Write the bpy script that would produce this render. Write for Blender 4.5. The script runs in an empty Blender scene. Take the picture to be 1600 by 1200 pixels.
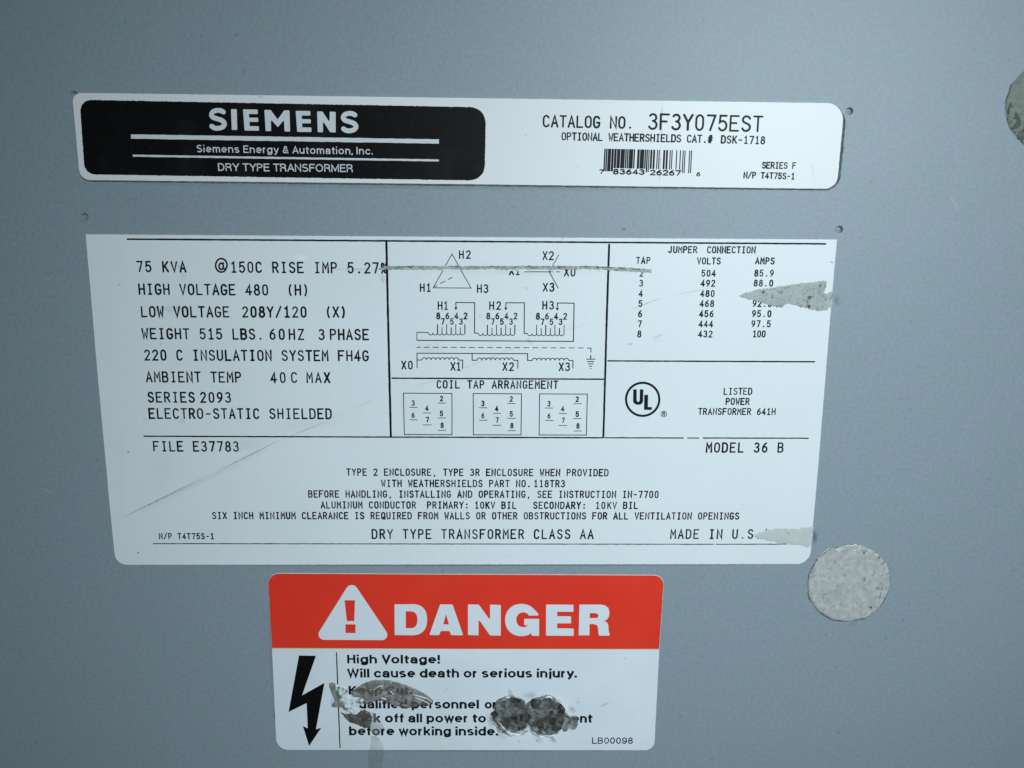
import bpy, bmesh, math, random
from mathutils import Vector, Euler, noise
from mathutils.geometry import tessellate_polygon, delaunay_2d_cdt
random.seed(7)
sc = bpy.context.scene
COL = sc.collection

# ------------------------------------------------------------------ camera
FPX = 1244.0                                   # focal length in pixels of the 1600 px wide photograph
cam_d = bpy.data.cameras.new('camera')
cam_d.sensor_width = 36.0
cam_d.lens = FPX / 1600.0 * 36.0
cam_d.clip_start = 0.01; cam_d.clip_end = 50
cam = bpy.data.objects.new('camera', cam_d); COL.objects.link(cam)
EUL = Euler((1.3798339, -0.0097548, -0.0213156), 'XYZ')
ROT = EUL.to_matrix()
FWD = ROT @ Vector((0, 0, -1))
cam.location = -0.248 * FWD
cam.rotation_euler = EUL
sc.camera = cam
CAM = cam.location.copy()

# ------------------------------------------------------------------ world + one cool area lamp added close by, beam narrowed to darken corners
w = bpy.data.worlds.new("World"); sc.world = w; w.use_nodes = True
bg = w.node_tree.nodes['Background']
bg.inputs[0].default_value = (0.70, 0.90, 1.0, 1); bg.inputs[1].default_value = 0.045

def area(name, loc, target, size, power, color, shape='RECTANGLE', size_y=None):
    l = bpy.data.lights.new(name, 'AREA'); l.energy = power; l.color = color
    l.shape = shape; l.size = size
    if shape in ('RECTANGLE', 'ELLIPSE'): l.size_y = size_y or size
    o = bpy.data.objects.new(name, l); COL.objects.link(o)
    o.location = loc
    d = Vector(target) - Vector(loc)
    o.rotation_euler = d.to_track_quat('-Z', 'Y').to_euler()
    return o
key = area('key_lamp', (0.28, -0.64, 0.23), (0.046, 0, -0.034), 0.26, 0.69, (0.785, 0.93, 1.0), 'RECTANGLE', 0.26)
key.data.spread = math.radians(54)
vs = sc.view_settings
vs.view_transform = 'Standard'; vs.look = 'None'; vs.exposure = 0.0; vs.gamma = 1.0

# ------------------------------------------------------------------ helpers
def P(px, py):
    """where the photograph's pixel (1600 x 1200) falls on the panel face (world x, z)"""
    d = ROT @ Vector(((px - 800) / FPX, -(py - 600) / FPX, -1.0))
    t = -CAM.y / d.y
    return (CAM.x + d.x * t, CAM.z + d.z * t)

VP = (736.0, 7035.0)
def up_at(x, y):
    dx, dy = x - VP[0], y - VP[1]
    n = math.hypot(dx, dy)
    return dx / n, dy / n

T_PLATE, T_MAIN, T_DANGER = 0.00055, 0.00030, 0.00022
INK = 0.00003; LAY = 0.000012

class MB:
    def __init__(s): s.v = []; s.f = []; s.m = []
    def pt(s, x, y, h):
        X, Z = P(x, y); s.v.append((X, -h, Z)); return len(s.v) - 1
    def poly(s, pts, h, holes=()):
        loops = [[Vector((p[0], p[1], 0)) for p in pts]] + [[Vector((p[0], p[1], 0)) for p in q] for q in holes]
        base = len(s.v)
        for lp in loops:
            for p in lp: s.pt(p.x, p.y, h)
        flat = [p for lp in loops for p in lp]
        for t in tessellate_polygon(loops):
            a, b, c = (flat[i] for i in t)
            if (b - a).cross(c - a).z > 0: t = (t[0], t[2], t[1])
            s.f.append(tuple(base + i for i in t))
    def ribbon(s, pts, w, h, caps=True, an=0.0):
        if w < 1.4: w = w * 1.12 + .08
        P2 = [pts[0]]
        for p in pts[1:]:
            if math.hypot(p[0] - P2[-1][0], p[1] - P2[-1][1]) > 1e-4: P2.append(p)
        closed = len(P2) > 3 and math.hypot(P2[0][0] - P2[-1][0], P2[0][1] - P2[-1][1]) < 1e-2
        if closed: P2 = P2[:-1]
        n = len(P2)
        if n < 2: return
        L = []; R = []
        def dirv(a, b):
            dx, dy = b[0] - a[0], b[1] - a[1]; l = math.hypot(dx, dy) or 1; return dx / l, dy / l
        for i, p in enumerate(P2):
            if closed or 0 < i < n - 1:
                d0 = dirv(P2[i - 1], p); d1 = dirv(p, P2[(i + 1) % n])
            elif i == 0: d0 = d1 = dirv(p, P2[1])
            else: d0 = d1 = dirv(P2[i - 1], p)
            n0 = (-d0[1], d0[0]); n1 = (-d1[1], d1[0])
            mx, my = n0[0] + n1[0], n0[1] + n1[1]
            q = mx * mx + my * my
            if q < 1e-6: mx, my = n0; k = 1
            else:
                k = 2 / q
                k = min(k, 2.2 / math.sqrt(q))
            tx = d0[0] * d0[0] / 2 + d1[0] * d1[0] / 2; wl = w * (1 - an * tx)
            ox, oy = mx * k * wl / 2, my * k * wl / 2
            L.append(s.pt(p[0] + ox, p[1] + oy, h)); R.append(s.pt(p[0] - ox, p[1] - oy, h))
        for i in range(n if closed else n - 1):
            j = (i + 1) % n
            s.f.append((L[i], L[j], R[j], R[i]))
        if caps and not closed:
            for e in (0, 1):
                c = P2[0] if e == 0 else P2[-1]
                d = dirv(P2[1], P2[0]) if e == 0 else dirv(P2[-2], P2[-1])
                a0 = math.atan2(d[1], d[0])
                arc = [s.pt(c[0] + w / 2 * math.cos(a0 + a), c[1] + w / 2 * math.sin(a0 + a), h) for a in (-.94, -.5, 0, .5, .94)]
                ids = ([L[0]] + arc + [R[0]]) if e == 0 else ([R[-1]] + arc + [L[-1]])
                s.f.append(tuple(ids))
    def line(s, x0, y0, x1, y1, w, h, rough=0.0):
        n = max(2, int(math.hypot(x1 - x0, y1 - y0) / 6)) if rough else 2
        pts = []
        L = []; R = []
        dx, dy = x1 - x0, y1 - y0; l = math.hypot(dx, dy); nx, ny = -dy / l, dx / l
        w = w * 1.12 + .12
        for i in range(n):
            t = i / (n - 1)
            x, y = x0 + dx * t, y0 + dy * t
            a = w / 2 + random.uniform(-rough, rough); b = w / 2 + random.uniform(-rough, rough)
            L.append(s.pt(x + nx * a, y + ny * a, h)); R.append(s.pt(x - nx * b, y - ny * b, h))
        for i in range(n - 1): s.f.append((L[i], L[i + 1], R[i + 1], R[i]))
    def slab(s, pts, h0, h1, bev=0.7, bh=0.00012):
        """flat plate: top face inset by bev px, rounded edge, side walls"""
        n = len(pts)
        ins = offset_poly(pts, -bev); ins1 = offset_poly(pts, -bev * .3)
        rings = [(pts, h0), (pts, h1 - bh), (ins1, h1 - bh * .3), (ins, h1)]
        idx = []
        for r, h in rings: idx.append([s.pt(p[0], p[1], h) for p in r])
        for a, b in zip(idx, idx[1:]):
            for i in range(n):
                j = (i + 1) % n
                s.f.append((a[i], a[j], b[j], b[i]))
        s.poly(ins, h1)
    def build(s, name, mat, parent=None, smooth=False, fix=True, kind=None):
        me = bpy.data.meshes.new(name)
        off = parent_origin(parent)
        me.from_pydata([(x - off[0], y - off[1], z - off[2]) for x, y, z in s.v], [], s.f)
        bm = bmesh.new(); bm.from_mesh(me)
        bmesh.ops.remove_doubles(bm, verts=bm.verts, dist=2e-7)
        if fix:
            for f in bm.faces:
                f.normal_update()
                if f.normal.y > 1e-3: f.normal_flip()
        else:
            bmesh.ops.recalc_face_normals(bm, faces=bm.faces)
        bm.to_mesh(me); bm.free()
        if smooth:
            for p in me.polygons: p.use_smooth = True
        for mm in (mat if isinstance(mat, (list, tuple)) else [mat]): me.materials.append(mm)
        o = bpy.data.objects.new(name, me); COL.objects.link(o)
        if parent is not None: o.parent = parent
        if kind: o['kind'] = kind
        return o

def parent_origin(p):
    v = Vector((0, 0, 0))
    while p is not None:
        v += p.location; p = p.parent
    return v

def area2(pts):
    return sum(pts[i][0] * pts[(i + 1) % len(pts)][1] - pts[(i + 1) % len(pts)][0] * pts[i][1] for i in range(len(pts)))
def offset_poly(pts, d):
    """grow (d>0) or shrink (d<0) a polygon"""
    sgn = 1 if area2(pts) > 0 else -1
    n = len(pts); out = []
    for i in range(n):
        a, p, b = pts[i - 1], pts[i], pts[(i + 1) % n]
        def dv(u, v):
            x, y = v[0] - u[0], v[1] - u[1]; l = math.hypot(x, y) or 1; return x / l, y / l
        d0, d1 = dv(a, p), dv(p, b)
        n0 = (d0[1], -d0[0]); n1 = (d1[1], -d1[0])
        mx, my = n0[0] + n1[0], n0[1] + n1[1]; q = mx * mx + my * my
        k = min(2 / q, 2.0 / math.sqrt(q)) if q > 1e-6 else 0
        out.append((p[0] + mx * k * d * sgn, p[1] + my * k * d * sgn))
    return out
def round_poly(cs, seg=8):
    """cs: (x, y, radius)"""
    out = []; n = len(cs)
    for i, (x, y, r) in enumerate(cs):
        if r <= 0: out.append((x, y)); continue
        a = cs[i - 1]; b = cs[(i + 1) % n]
        ax, ay = a[0] - x, a[1] - y; la = math.hypot(ax, ay); ax /= la; ay /= la
        bx, by = b[0] - x, b[1] - y; lb = math.hypot(bx, by); bx /= lb; by /= lb
        ang = math.acos(max(-1, min(1, ax * bx + ay * by)))
        t = r / math.tan(ang / 2)
        p0 = (x + ax * t, y + ay * t); p1 = (x + bx * t, y + by * t)
        mx, my = ax + bx, ay + by; lm = math.hypot(mx, my)
        c = (x + mx / lm * r / math.sin(ang / 2), y + my / lm * r / math.sin(ang / 2))
        a0 = math.atan2(p0[1] - c[1], p0[0] - c[0]); a1 = math.atan2(p1[1] - c[1], p1[0] - c[0])
        da = (a1 - a0 + math.pi) % (2 * math.pi) - math.pi
        for k in range(seg + 1):
            t_ = a0 + da * k / seg
            out.append((c[0] + r * math.cos(t_), c[1] + r * math.sin(t_)))
    return out
def densify(pts, step, jit=0.0, closed=True, sc_=0.15, seed=0):
    out = []; n = len(pts)
    for i in range(n if closed else n - 1):
        a, b = pts[i], pts[(i + 1) % n]
        l = math.hypot(b[0] - a[0], b[1] - a[1]); k = max(1, int(l / step))
        for j in range(k):
            t = j / k; x, y = a[0] + (b[0] - a[0]) * t, a[1] + (b[1] - a[1]) * t
            if jit:
                x += jit * noise.noise((x * sc_, y * sc_, seed)); y += jit * noise.noise((x * sc_, y * sc_, seed + 31.7))
            out.append((x, y))
    if not closed: out.append(pts[-1])
    return out
def smooth_closed(pts, sub=5):
    out = []; n = len(pts)
    for i in range(n):
        p0, p1, p2, p3 = pts[i - 1], pts[i], pts[(i + 1) % n], pts[(i + 2) % n]
        for k in range(sub):
            t = k / sub
            out.append(tuple(.5 * ((2 * p1[c]) + (-p0[c] + p2[c]) * t + (2 * p0[c] - 5 * p1[c] + 4 * p2[c] - p3[c]) * t * t + (-p0[c] + 3 * p1[c] - 3 * p2[c] + p3[c]) * t ** 3) for c in (0, 1)))
    return out
def seg_dist(x, y, poly):
    m = 1e9; n = len(poly)
    for i in range(n):
        ax, ay = poly[i]; bx, by = poly[(i + 1) % n]
        dx, dy = bx - ax, by - ay; q = dx * dx + dy * dy
        t = 0 if q == 0 else max(0, min(1, ((x - ax) * dx + (y - ay) * dy) / q))
        d = (x - ax - dx * t) ** 2 + (y - ay - dy * t) ** 2
        if d < m: m = d
    return math.sqrt(m)
def inside(x, y, poly):
    r = False; j = len(poly) - 1
    for i in range(len(poly)):
        xi, yi = poly[i]; xj, yj = poly[j]
        if (yi > y) != (yj > y) and x < (xj - xi) * (y - yi) / (yj - yi) + xi: r = not r
        j = i
    return r
def patch(poly, step, hfun, base):
    """a lump lying on a flat face: triangulated fill of the outline, height from hfun(x, y, distance to rim)"""
    mb = MB(); poly = [tuple(p) for p in poly]
    vs_ = [Vector(p) for p in poly]; n = len(vs_)
    xs = [p[0] for p in poly]; ys = [p[1] for p in poly]
    y = min(ys); row = 0
    while y < max(ys):
        x = min(xs) + (step / 2 if row % 2 else 0)
        while x < max(xs):
            xx, yy = x + random.uniform(-.2, .2) * step, y + random.uniform(-.2, .2) * step
            if inside(xx, yy, poly) and seg_dist(xx, yy, poly) > step * .45: vs_.append(Vector((xx, yy)))
            x += step
        y += step * .87; row += 1
    co, _, fs, *_r = delaunay_2d_cdt(vs_, [(i, (i + 1) % n) for i in range(n)], [], 1, 1e-4)
    for c in co:
        d = seg_dist(c.x, c.y, poly)
        mb.pt(c.x, c.y, base + (hfun(c.x, c.y, d) if d > 1e-3 else 0.0))
    mb.f = [tuple(f) for f in fs]
    return mb

def thing(name, px, py, label, cat, group=None):
    X, Z = P(px, py)
    o = bpy.data.objects.new(name, None); COL.objects.link(o); o.location = (X, 0, Z)
    o.empty_display_size = 0.01
    o['label'] = label; o['category'] = cat
    if group: o['group'] = group
    return o
def tag(o, label, cat, group=None):
    o['label'] = label; o['category'] = cat
    if group: o['group'] = group
def recentre(o, px, py):
    X, Z = P(px, py); d = Vector((X, 0, Z))
    for v in o.data.vertices: v.co -= d
    o.location = d

# ------------------------------------------------------------------ materials
def mat(name, base, rough=.5, spec=.5, mottles=(), bump=None, coat=0.0, metallic=0.0, coord='Object', smudges_and_shade=(), origin=(0, 0, 0), alpha=None):
    """mottles: (noise scale, detail, low, high, colour, amount) layers mixed over the base"""
    m = bpy.data.materials.new(name); m.use_nodes = True
    nt = m.node_tree; N = nt.nodes; Lk = nt.links
    b = N['Principled BSDF']
    b.inputs['Roughness'].default_value = rough
    b.inputs['Specular IOR Level'].default_value = spec
    b.inputs['Metallic'].default_value = metallic
    b.inputs['Coat Weight'].default_value = coat
    b.inputs['Coat Roughness'].default_value = .25
    tc = N.new('ShaderNodeTexCoord'); co = tc.outputs[coord]
    rgb = N.new('ShaderNodeRGB'); rgb.outputs[0].default_value = (*base, 1); cur = rgb.outputs[0]
    for i, (s, det, lo, hi, c, amt) in enumerate(mottles):
        mp = N.new('ShaderNodeMapping'); mp.inputs['Location'].default_value = (i * 3.7, i * 1.3, i * 5.1)
        Lk.new(co, mp.inputs[0])
        nz = N.new('ShaderNodeTexNoise'); nz.inputs['Scale'].default_value = s; nz.inputs['Detail'].default_value = det
        Lk.new(mp.outputs[0], nz.inputs['Vector'])
        mr = N.new('ShaderNodeMapRange'); mr.inputs[1].default_value = lo; mr.inputs[2].default_value = hi; mr.inputs[4].default_value = amt
        Lk.new(nz.outputs[0], mr.inputs[0])
        mx = N.new('ShaderNodeMix'); mx.data_type = 'RGBA'
        Lk.new(mr.outputs[0], mx.inputs[0]); Lk.new(cur, mx.inputs[6]); mx.inputs[7].default_value = (*c, 1)
        cur = mx.outputs[2]
    if smudges_and_shade:
        nz = N.new('ShaderNodeTexNoise'); nz.inputs['Scale'].default_value = 2600; nz.inputs['Detail'].default_value = 3
        Lk.new(co, nz.inputs['Vector'])
        nr = N.new('ShaderNodeMapRange'); nr.inputs[1].default_value = .35; nr.inputs[2].default_value = .62; nr.inputs[3].default_value = .25
        Lk.new(nz.outputs[0], nr.inputs[0])
        groups = {}
        for sm in smudges_and_shade:                       # (x0, y0, x1, y1, width, strength, colour)
            groups.setdefault(sm[6], []).append(sm)
        for colr, lst in groups.items():
            acc = None
            for x0, y0, x1, y1, wd, st, _c in lst:
                X0, Z0 = P(x0, y0); X1, Z1 = P(x1, y1)
                cx, cz = (X0 + X1) / 2 - origin[0], (Z0 + Z1) / 2 - origin[2]
                mpx = Vector(P(x0 + 1, y0)).to_tuple()[0] - X0
                ln = math.hypot(X1 - X0, Z1 - Z0) / 2 + wd * mpx * .5; an = math.atan2(Z1 - Z0, X1 - X0)
                mp = N.new('ShaderNodeMapping'); mp.vector_type = 'TEXTURE'
                mp.inputs['Location'].default_value = (cx, 0, cz)
                mp.inputs['Rotation'].default_value = (0, -an, 0)
                mp.inputs['Scale'].default_value = (ln, 1000, wd * mpx)
                Lk.new(co, mp.inputs[0])
                vl = N.new('ShaderNodeVectorMath'); vl.operation = 'LENGTH'; Lk.new(mp.outputs[0], vl.inputs[0])
                mr = N.new('ShaderNodeMapRange'); mr.inputs[1].default_value = 1; mr.inputs[2].default_value = .2; mr.inputs[4].default_value = st
                Lk.new(vl.outputs[1], mr.inputs[0])
                if acc is None: acc = mr.outputs[0]
                else:
                    mm = N.new('ShaderNodeMath'); mm.operation = 'MAXIMUM'; Lk.new(acc, mm.inputs[0]); Lk.new(mr.outputs[0], mm.inputs[1]); acc = mm.outputs[0]
            mm = N.new('ShaderNodeMath'); mm.operation = 'MULTIPLY'; Lk.new(acc, mm.inputs[0]); Lk.new(nr.outputs[0], mm.inputs[1])
            mx = N.new('ShaderNodeMix'); mx.data_type = 'RGBA'
            Lk.new(mm.outputs[0], mx.inputs[0]); Lk.new(cur, mx.inputs[6]); mx.inputs[7].default_value = (*colr, 1)
            cur = mx.outputs[2]
    Lk.new(cur, b.inputs['Base Color'])
    if bump:
        last = None
        for (s, det, strength, dist) in bump:
            nz = N.new('ShaderNodeTexNoise'); nz.inputs['Scale'].default_value = s; nz.inputs['Detail'].default_value = det
            Lk.new(co, nz.inputs['Vector'])
            bp = N.new('ShaderNodeBump'); bp.inputs['Strength'].default_value = strength; bp.inputs['Distance'].default_value = dist
            Lk.new(nz.outputs[0], bp.inputs['Height'])
            if last is not None: Lk.new(last, bp.inputs['Normal'])
            last = bp.outputs[0]
        Lk.new(last, b.inputs['Normal'])
    if alpha:                                     # (scale, lo, hi, a0, a1)
        nz = N.new('ShaderNodeTexNoise'); nz.inputs['Scale'].default_value = alpha[0]; nz.inputs['Detail'].default_value = 4
        Lk.new(co, nz.inputs['Vector'])
        mr = N.new('ShaderNodeMapRange'); mr.inputs[1].default_value = alpha[1]; mr.inputs[2].default_value = alpha[2]
        mr.inputs[3].default_value = alpha[3]; mr.inputs[4].default_value = alpha[4]
        Lk.new(nz.outputs[0], mr.inputs[0]); Lk.new(mr.outputs[0], b.inputs['Alpha'])
    return m

DIRT_SHADE = (0.10, 0.11, 0.10); DARK = (0.03, 0.035, 0.035); PALE = (0.9, 0.92, 0.92)
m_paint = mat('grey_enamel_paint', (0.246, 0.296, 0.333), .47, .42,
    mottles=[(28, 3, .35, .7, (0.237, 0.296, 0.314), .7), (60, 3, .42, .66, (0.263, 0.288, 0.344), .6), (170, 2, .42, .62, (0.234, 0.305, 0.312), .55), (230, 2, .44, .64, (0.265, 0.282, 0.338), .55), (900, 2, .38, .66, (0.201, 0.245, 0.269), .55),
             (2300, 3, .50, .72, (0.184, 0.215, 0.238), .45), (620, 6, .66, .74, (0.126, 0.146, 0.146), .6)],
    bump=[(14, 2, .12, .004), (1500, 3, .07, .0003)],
    smudges_and_shade=[(1098, 900, 1100, 901, 1.6, .6, DARK), (1420, 640, 1422, 640, 1.5, .6, DARK), (240, 92, 242, 93, 1.8, .6, DARK), (1305, 1042, 1308, 1043, 1.8, .5, DARK), (75, 250, 77, 252, 2, .5, DARK), (560, 110, 562, 111, 1.5, .5, DARK), (1480, 300, 1500, 330, 1.2, .25, PALE), (60, 760, 90, 775, 1.2, .2, PALE), (1306, 462, 1309, 478, 6, .8, DIRT_SHADE), (1272, 828, 1274, 850, 5, .9, DARK), (430, 1106, 430, 1128, 3.5, .8, DARK),
             (972, 357, 977, 358.5, 2.2, 1.0, DARK), (1320, 228, 1318, 232, 2, .7, DARK), (116, 286, 1300, 299, 5, .4, DIRT_SHADE), (195, 883.5, 1250, 882.5, 3, .8, DIRT_SHADE),  # long strips along the label edges paint their shadow into the colour
             (1326, 975, 1340, 974, 6, .3, DIRT_SHADE), (440, 1173, 1010, 1173, 2.6, .7, DIRT_SHADE), (418, 912, 428, 1140, 2, .4, DIRT_SHADE), (1306, 376, 1266, 860, 2.5, .35, DIRT_SHADE)])
m_dimple = mat('grey_enamel_dimple', (0.205, 0.235, 0.255), .36, .5)

def ink(name, c, rough=.45, var=(.5, .9, .5)):
    return mat(name, c, rough, .10, mottles=[(3200, 3, .56, .78, tuple(min(1, x + .05) for x in c), var[0])])
m_black = ink('black_print', (0.004, 0.008, 0.011))
m_thin = ink('thin_black_print', (0.005, 0.010, 0.013))
m_field = mat('black_field_print', (0.0045, 0.0040, 0.0040), .40, .12, mottles=[(60, 5, .52, .8, (0.022, 0.024, 0.026), .5), (2500, 4, .66, .75, (0.09, 0.08, 0.07), .45)])
m_white_print = mat('white_print', (0.60, 0.61, 0.63), .45, .4, mottles=[(2500, 3, .5, .8, (0.40, 0.41, 0.42), .5)])

# ------------------------------------------------------------------ stroke lettering (engraving-template style capitals)
def arc(cx, cy, rx, ry, a0, a1, n=None):
    n = n or max(3, int(abs(a1 - a0) / 20))
    return [(cx + rx * math.cos(math.radians(a0 + (a1 - a0) * i / n)), cy + ry * math.sin(math.radians(a0 + (a1 - a0) * i / n))) for i in range(n + 1)]
W_ = .6; G = {}
def oval(x0=.02, x1=.58, ry=.3):
    c = (x0 + x1) / 2; r = (x1 - x0) / 2
    p = arc(c, 1 - ry, r, ry, 0, 180) + arc(c, ry, r, ry, 180, 360); return p + [p[0]]
G['A'] = [[(0, 0), (.3, 1), (.6, 0)], [(.11, .33), (.49, .33)]]
G['B'] = [[(0, 0), (0, 1), (.32, 1)] + arc(.32, .765, .22, .235, 90, -90) + [(.03, .53)], [(.3, .53)] + arc(.32, .265, .26, .265, 90, -90) + [(.03, 0)]]
G['C'] = [arc(.3, .7, .28, .3, 25, 180) + arc(.3, .3, .28, .3, 180, 335)]
G['D'] = [[(0, 0), (0, 1), (.25, 1)] + arc(.25, .68, .33, .32, 90, 0) + arc(.25, .32, .33, .32, 0, -90) + [(.03, 0)]]
G['E'] = [[(.58, 1), (0, 1), (0, 0), (.58, 0)], [(.03, .52), (.44, .52)]]
G['F'] = [[(.58, 1), (0, 1), (0, 0)], [(.03, .52), (.44, .52)]]
G['G'] = [arc(.3, .7, .28, .3, 25, 180) + arc(.3, .3, .28, .3, 180, 360) + [(.58, .44), (.34, .44)]]
G['H'] = [[(.02, 0), (.02, 1)], [(.58, 0), (.58, 1)], [(.04, .52), (.56, .52)]]
G['I'] = [[(.3, .02), (.3, .98)], [(.14, 1), (.46, 1)], [(.14, 0), (.46, 0)]]
G['J'] = [[(.48, 1), (.48, .25)] + arc(.26, .25, .22, .25, 0, -170)]
G['K'] = [[(.02, 0), (.02, 1)], [(.56, 1), (.06, .42)], [(.22, .58), (.58, 0)]]
G['L'] = [[(.03, 1), (.03, 0), (.57, 0)]]
G['M'] = [[(0, 0), (.02, 1), (.3, .42), (.58, 1), (.6, 0)]]
G['N'] = [[(.02, 0), (.02, 1), (.58, 0), (.58, 1)]]
G['O'] = [oval(.02, .58)]
G['P'] = [[(.02, 0), (.02, 1), (.32, 1)] + arc(.32, .74, .25, .26, 90, -90) + [(.05, .48)]]
G['Q'] = [oval(.02, .58), [(.34, .26), (.6, -.06)]]
G['R'] = [[(.02, 0), (.02, 1), (.32, 1)] + arc(.32, .75, .24, .25, 90, -90) + [(.05, .5)], [(.3, .48), (.58, 0)]]
G['S'] = [arc(.3, .76, .26, .24, 20, 200) + [(.12, .6), (.44, .46)] + arc(.3, .26, .28, .26, 35, -160)]
G['T'] = [[(0, 1), (.6, 1)], [(.3, .97), (.3, 0)]]
G['U'] = [[(.02, 1), (.02, .3)] + arc(.3, .3, .28, .3, 180, 360) + [(.58, 1)]]
G['V'] = [[(0, 1), (.3, 0), (.6, 1)]]
G['W'] = [[(0, 1), (.13, 0), (.3, .62), (.47, 0), (.6, 1)]]
G['X'] = [[(.02, 1), (.58, 0)], [(.58, 1), (.33, .54)], [(.27, .46), (.02, 0)]]
G['Y'] = [[(0, 1), (.3, .48), (.6, 1)], [(.3, .44), (.3, 0)]]
G['Z'] = [[(.02, 1), (.58, 1), (.02, 0), (.58, 0)]]
G['0'] = [oval(.05, .55)]
G['1'] = [[(.12, .84), (.32, 1), (.32, .03)], [(.12, 0), (.52, 0)]]
G['2'] = [arc(.3, .74, .26, .26, 165, -25) + [(.04, 0), (.57, 0)]]
G['3'] = [arc(.28, .77, .24, .23, 150, -90) , arc(.28, .27, .28, .27, 88, -155)]
G['4'] = [[(.42, 0), (.42, 1), (.02, .28), (.6, .28)]]
G['5'] = [[(.54, 1), (.1, 1), (.06, .54)] + arc(.28, .32, .28, .32, 118, -150)]
G['6'] = [[(.46, 1)] + arc(.48, .32, .44, .62, 110, 180) + arc(.3, .3, .26, .3, 180, 540)]
G['7'] = [[(.02, 1), (.57, 1), (.24, 0)]]
G['8'] = [arc(.3, .76, .22, .24, -90, 270), arc(.3, .26, .27, .27, 90, 450)]
G['9'] = [[(.14, 0)] + arc(.12, .68, .44, .62, -70, 0) + arc(.3, .7, .26, .3, 0, 360)]
G['.'] = [[(.3, .04), (.3, .0401)]]
G[','] = [[(.32, .06), (.24, -.16)]]
G[':'] = [[(.3, .1), (.3, .101)], [(.3, .62), (.3, .621)]]
G['-'] = [[(.12, .46), (.5, .46)]]
G['/'] = [[(.02, -.04), (.58, 1.04)]]
G['('] = [arc(.62, .48, .40, .68, 128, 232)]
G[')'] = [arc(-.02, .48, .40, .68, 52, -52)]
G['#'] = [[(.12, 0), (.26, 1)], [(.36, 0), (.5, 1)], [(.02, .34), (.56, .34)], [(.06, .68), (.6, .68)]]
G['%'] = [[(.04, 0), (.56, 1)], arc(.14, .78, .12, .2, 0, 360), arc(.46, .22, .12, .2, 0, 360)]
G['@'] = [arc(.52, .42, .2, .26, 40, 380)[:], [(.72, .7), (.70, .28)] + arc(.86, .34, .16, .14, 200, 330) + arc(.54, .5, .54, .56, -10, 318)]

def stext(mb, s, x0, y0, x1, y1, h, sw, hh, wf=.53, jitter=True):
    """s written from x0,y0 (left ink, baseline) to x1,y1 (right ink, baseline), capital height h (photo px), ink width sw, lying hh above the panel"""
    n = len(s); w_ = wf * h
    adv = (x1 - x0 - w_) / (n - 1) if n > 1 else 0
    for i, ch in enumerate(s):
        if ch == ' ': continue
        x = x0 + i * adv; t = (x + w_ / 2 - x0) / max(1e-6, x1 - x0) if n > 1 else .5
        yb = y0 + (y1 - y0) * t
        slope = (y1 - y0) / max(1e-6, x1 - x0) if n > 1 else 0
        ux, uy = up_at(x, yb)
        k = (sw * 1.22 + .26) * (random.choice((.90, .96, 1, 1, 1.06, 1.14)) if jitter else 1)
        if jitter and ch in 'NWMA4B8#@': k *= 1.08
        for li, st in enumerate(G[ch]):
            pts = []
            for gx, gy in st:
                ax = gx / .6 * w_; ay = gy * h
                pts.append((x + ax + ux * ay, yb + slope * (ax - w_ / 2) + uy * ay))
            if len(pts) == 2 and math.hypot(pts[0][0] - pts[1][0], pts[0][1] - pts[1][1]) < .05:
                c = pts[0]; r = k * .66
                mb.poly([(c[0] + r * math.cos(a * math.pi / 4), c[1] - r * math.sin(a * math.pi / 4)) for a in range(8)], hh)
            else:
                mb.ribbon(pts, k, hh + li * LAY)

def catm(pts, sub=6):
    o = []
    q = [(2 * pts[0][0] - pts[1][0], 2 * pts[0][1] - pts[1][1])] + list(pts) + [(2 * pts[-1][0] - pts[-2][0], 2 * pts[-1][1] - pts[-2][1])]
    for i in range(1, len(q) - 2):
        for k in range(sub):
            t = k / sub
            o.append(tuple(.5 * (2 * q[i][c] + (-q[i - 1][c] + q[i + 1][c]) * t + (2 * q[i - 1][c] - 5 * q[i][c] + 4 * q[i + 1][c] - q[i + 2][c]) * t * t + (-q[i - 1][c] + 3 * q[i][c] - 3 * q[i + 1][c] + q[i + 2][c]) * t ** 3) for c in (0, 1)))
    o.append(tuple(pts[-1])); return o
SP = catm([(.80, .83), (.68, .885), (.48, .90), (.25, .845), (.155, .71), (.25, .585), (.5, .52), (.75, .44), (.86, .30), (.76, .165), (.5, .105), (.30, .125), (.165, .195)])

SN = [((x - .155) / .705, (y - .105) / .795) for x, y in SP]
def full(cx, cy, rx, ry):
    p = arc(cx, cy, rx, ry, 90, 450, 28); return p
X_ = .70
F = {}
F['o'] = (.56, [full(.28, .35, .28, .35)])
F['c'] = (.50, [arc(.28, .35, .28, .35, 42, 318, 18)])
F['e'] = (.56, [[(.04, .36)] + arc(.28, .36, .28, .34, 0, 316, 18)])
F['a'] = (.50, [arc(.25, .47, .23, .23, 160, 0, 10) + [(.48, 0)], [(.48, .41), (.26, .37)] + arc(.20, .185, .20, .185, 95, 270, 8) + [(.36, .04), (.48, .18)]])
F['n'] = (.50, [[(0, .70), (0, 0)], arc(.25, .42, .25, .28, 172, 0, 10) + [(.50, 0)]])
F['h'] = (.50, [[(0, 1), (0, 0)], arc(.25, .42, .25, .28, 172, 0, 10) + [(.50, 0)]])
F['m'] = (.80, [[(0, .70), (0, 0)], arc(.20, .46, .20, .24, 174, 0, 9) + [(.40, 0)], arc(.60, .46, .20, .24, 174, 0, 9) + [(.80, 0)]])
F['r'] = (.27, [[(0, .70), (0, 0)], arc(.27, .38, .27, .32, 172, 92, 6)])
F['u'] = (.50, [[(0, .70)] + arc(.25, .28, .25, .28, 180, 352, 10), [(.50, .70), (.50, 0)]])
F['d'] = (.54, [full(.27, .35, .27, .35), [(.54, 1), (.54, 0)]])
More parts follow.
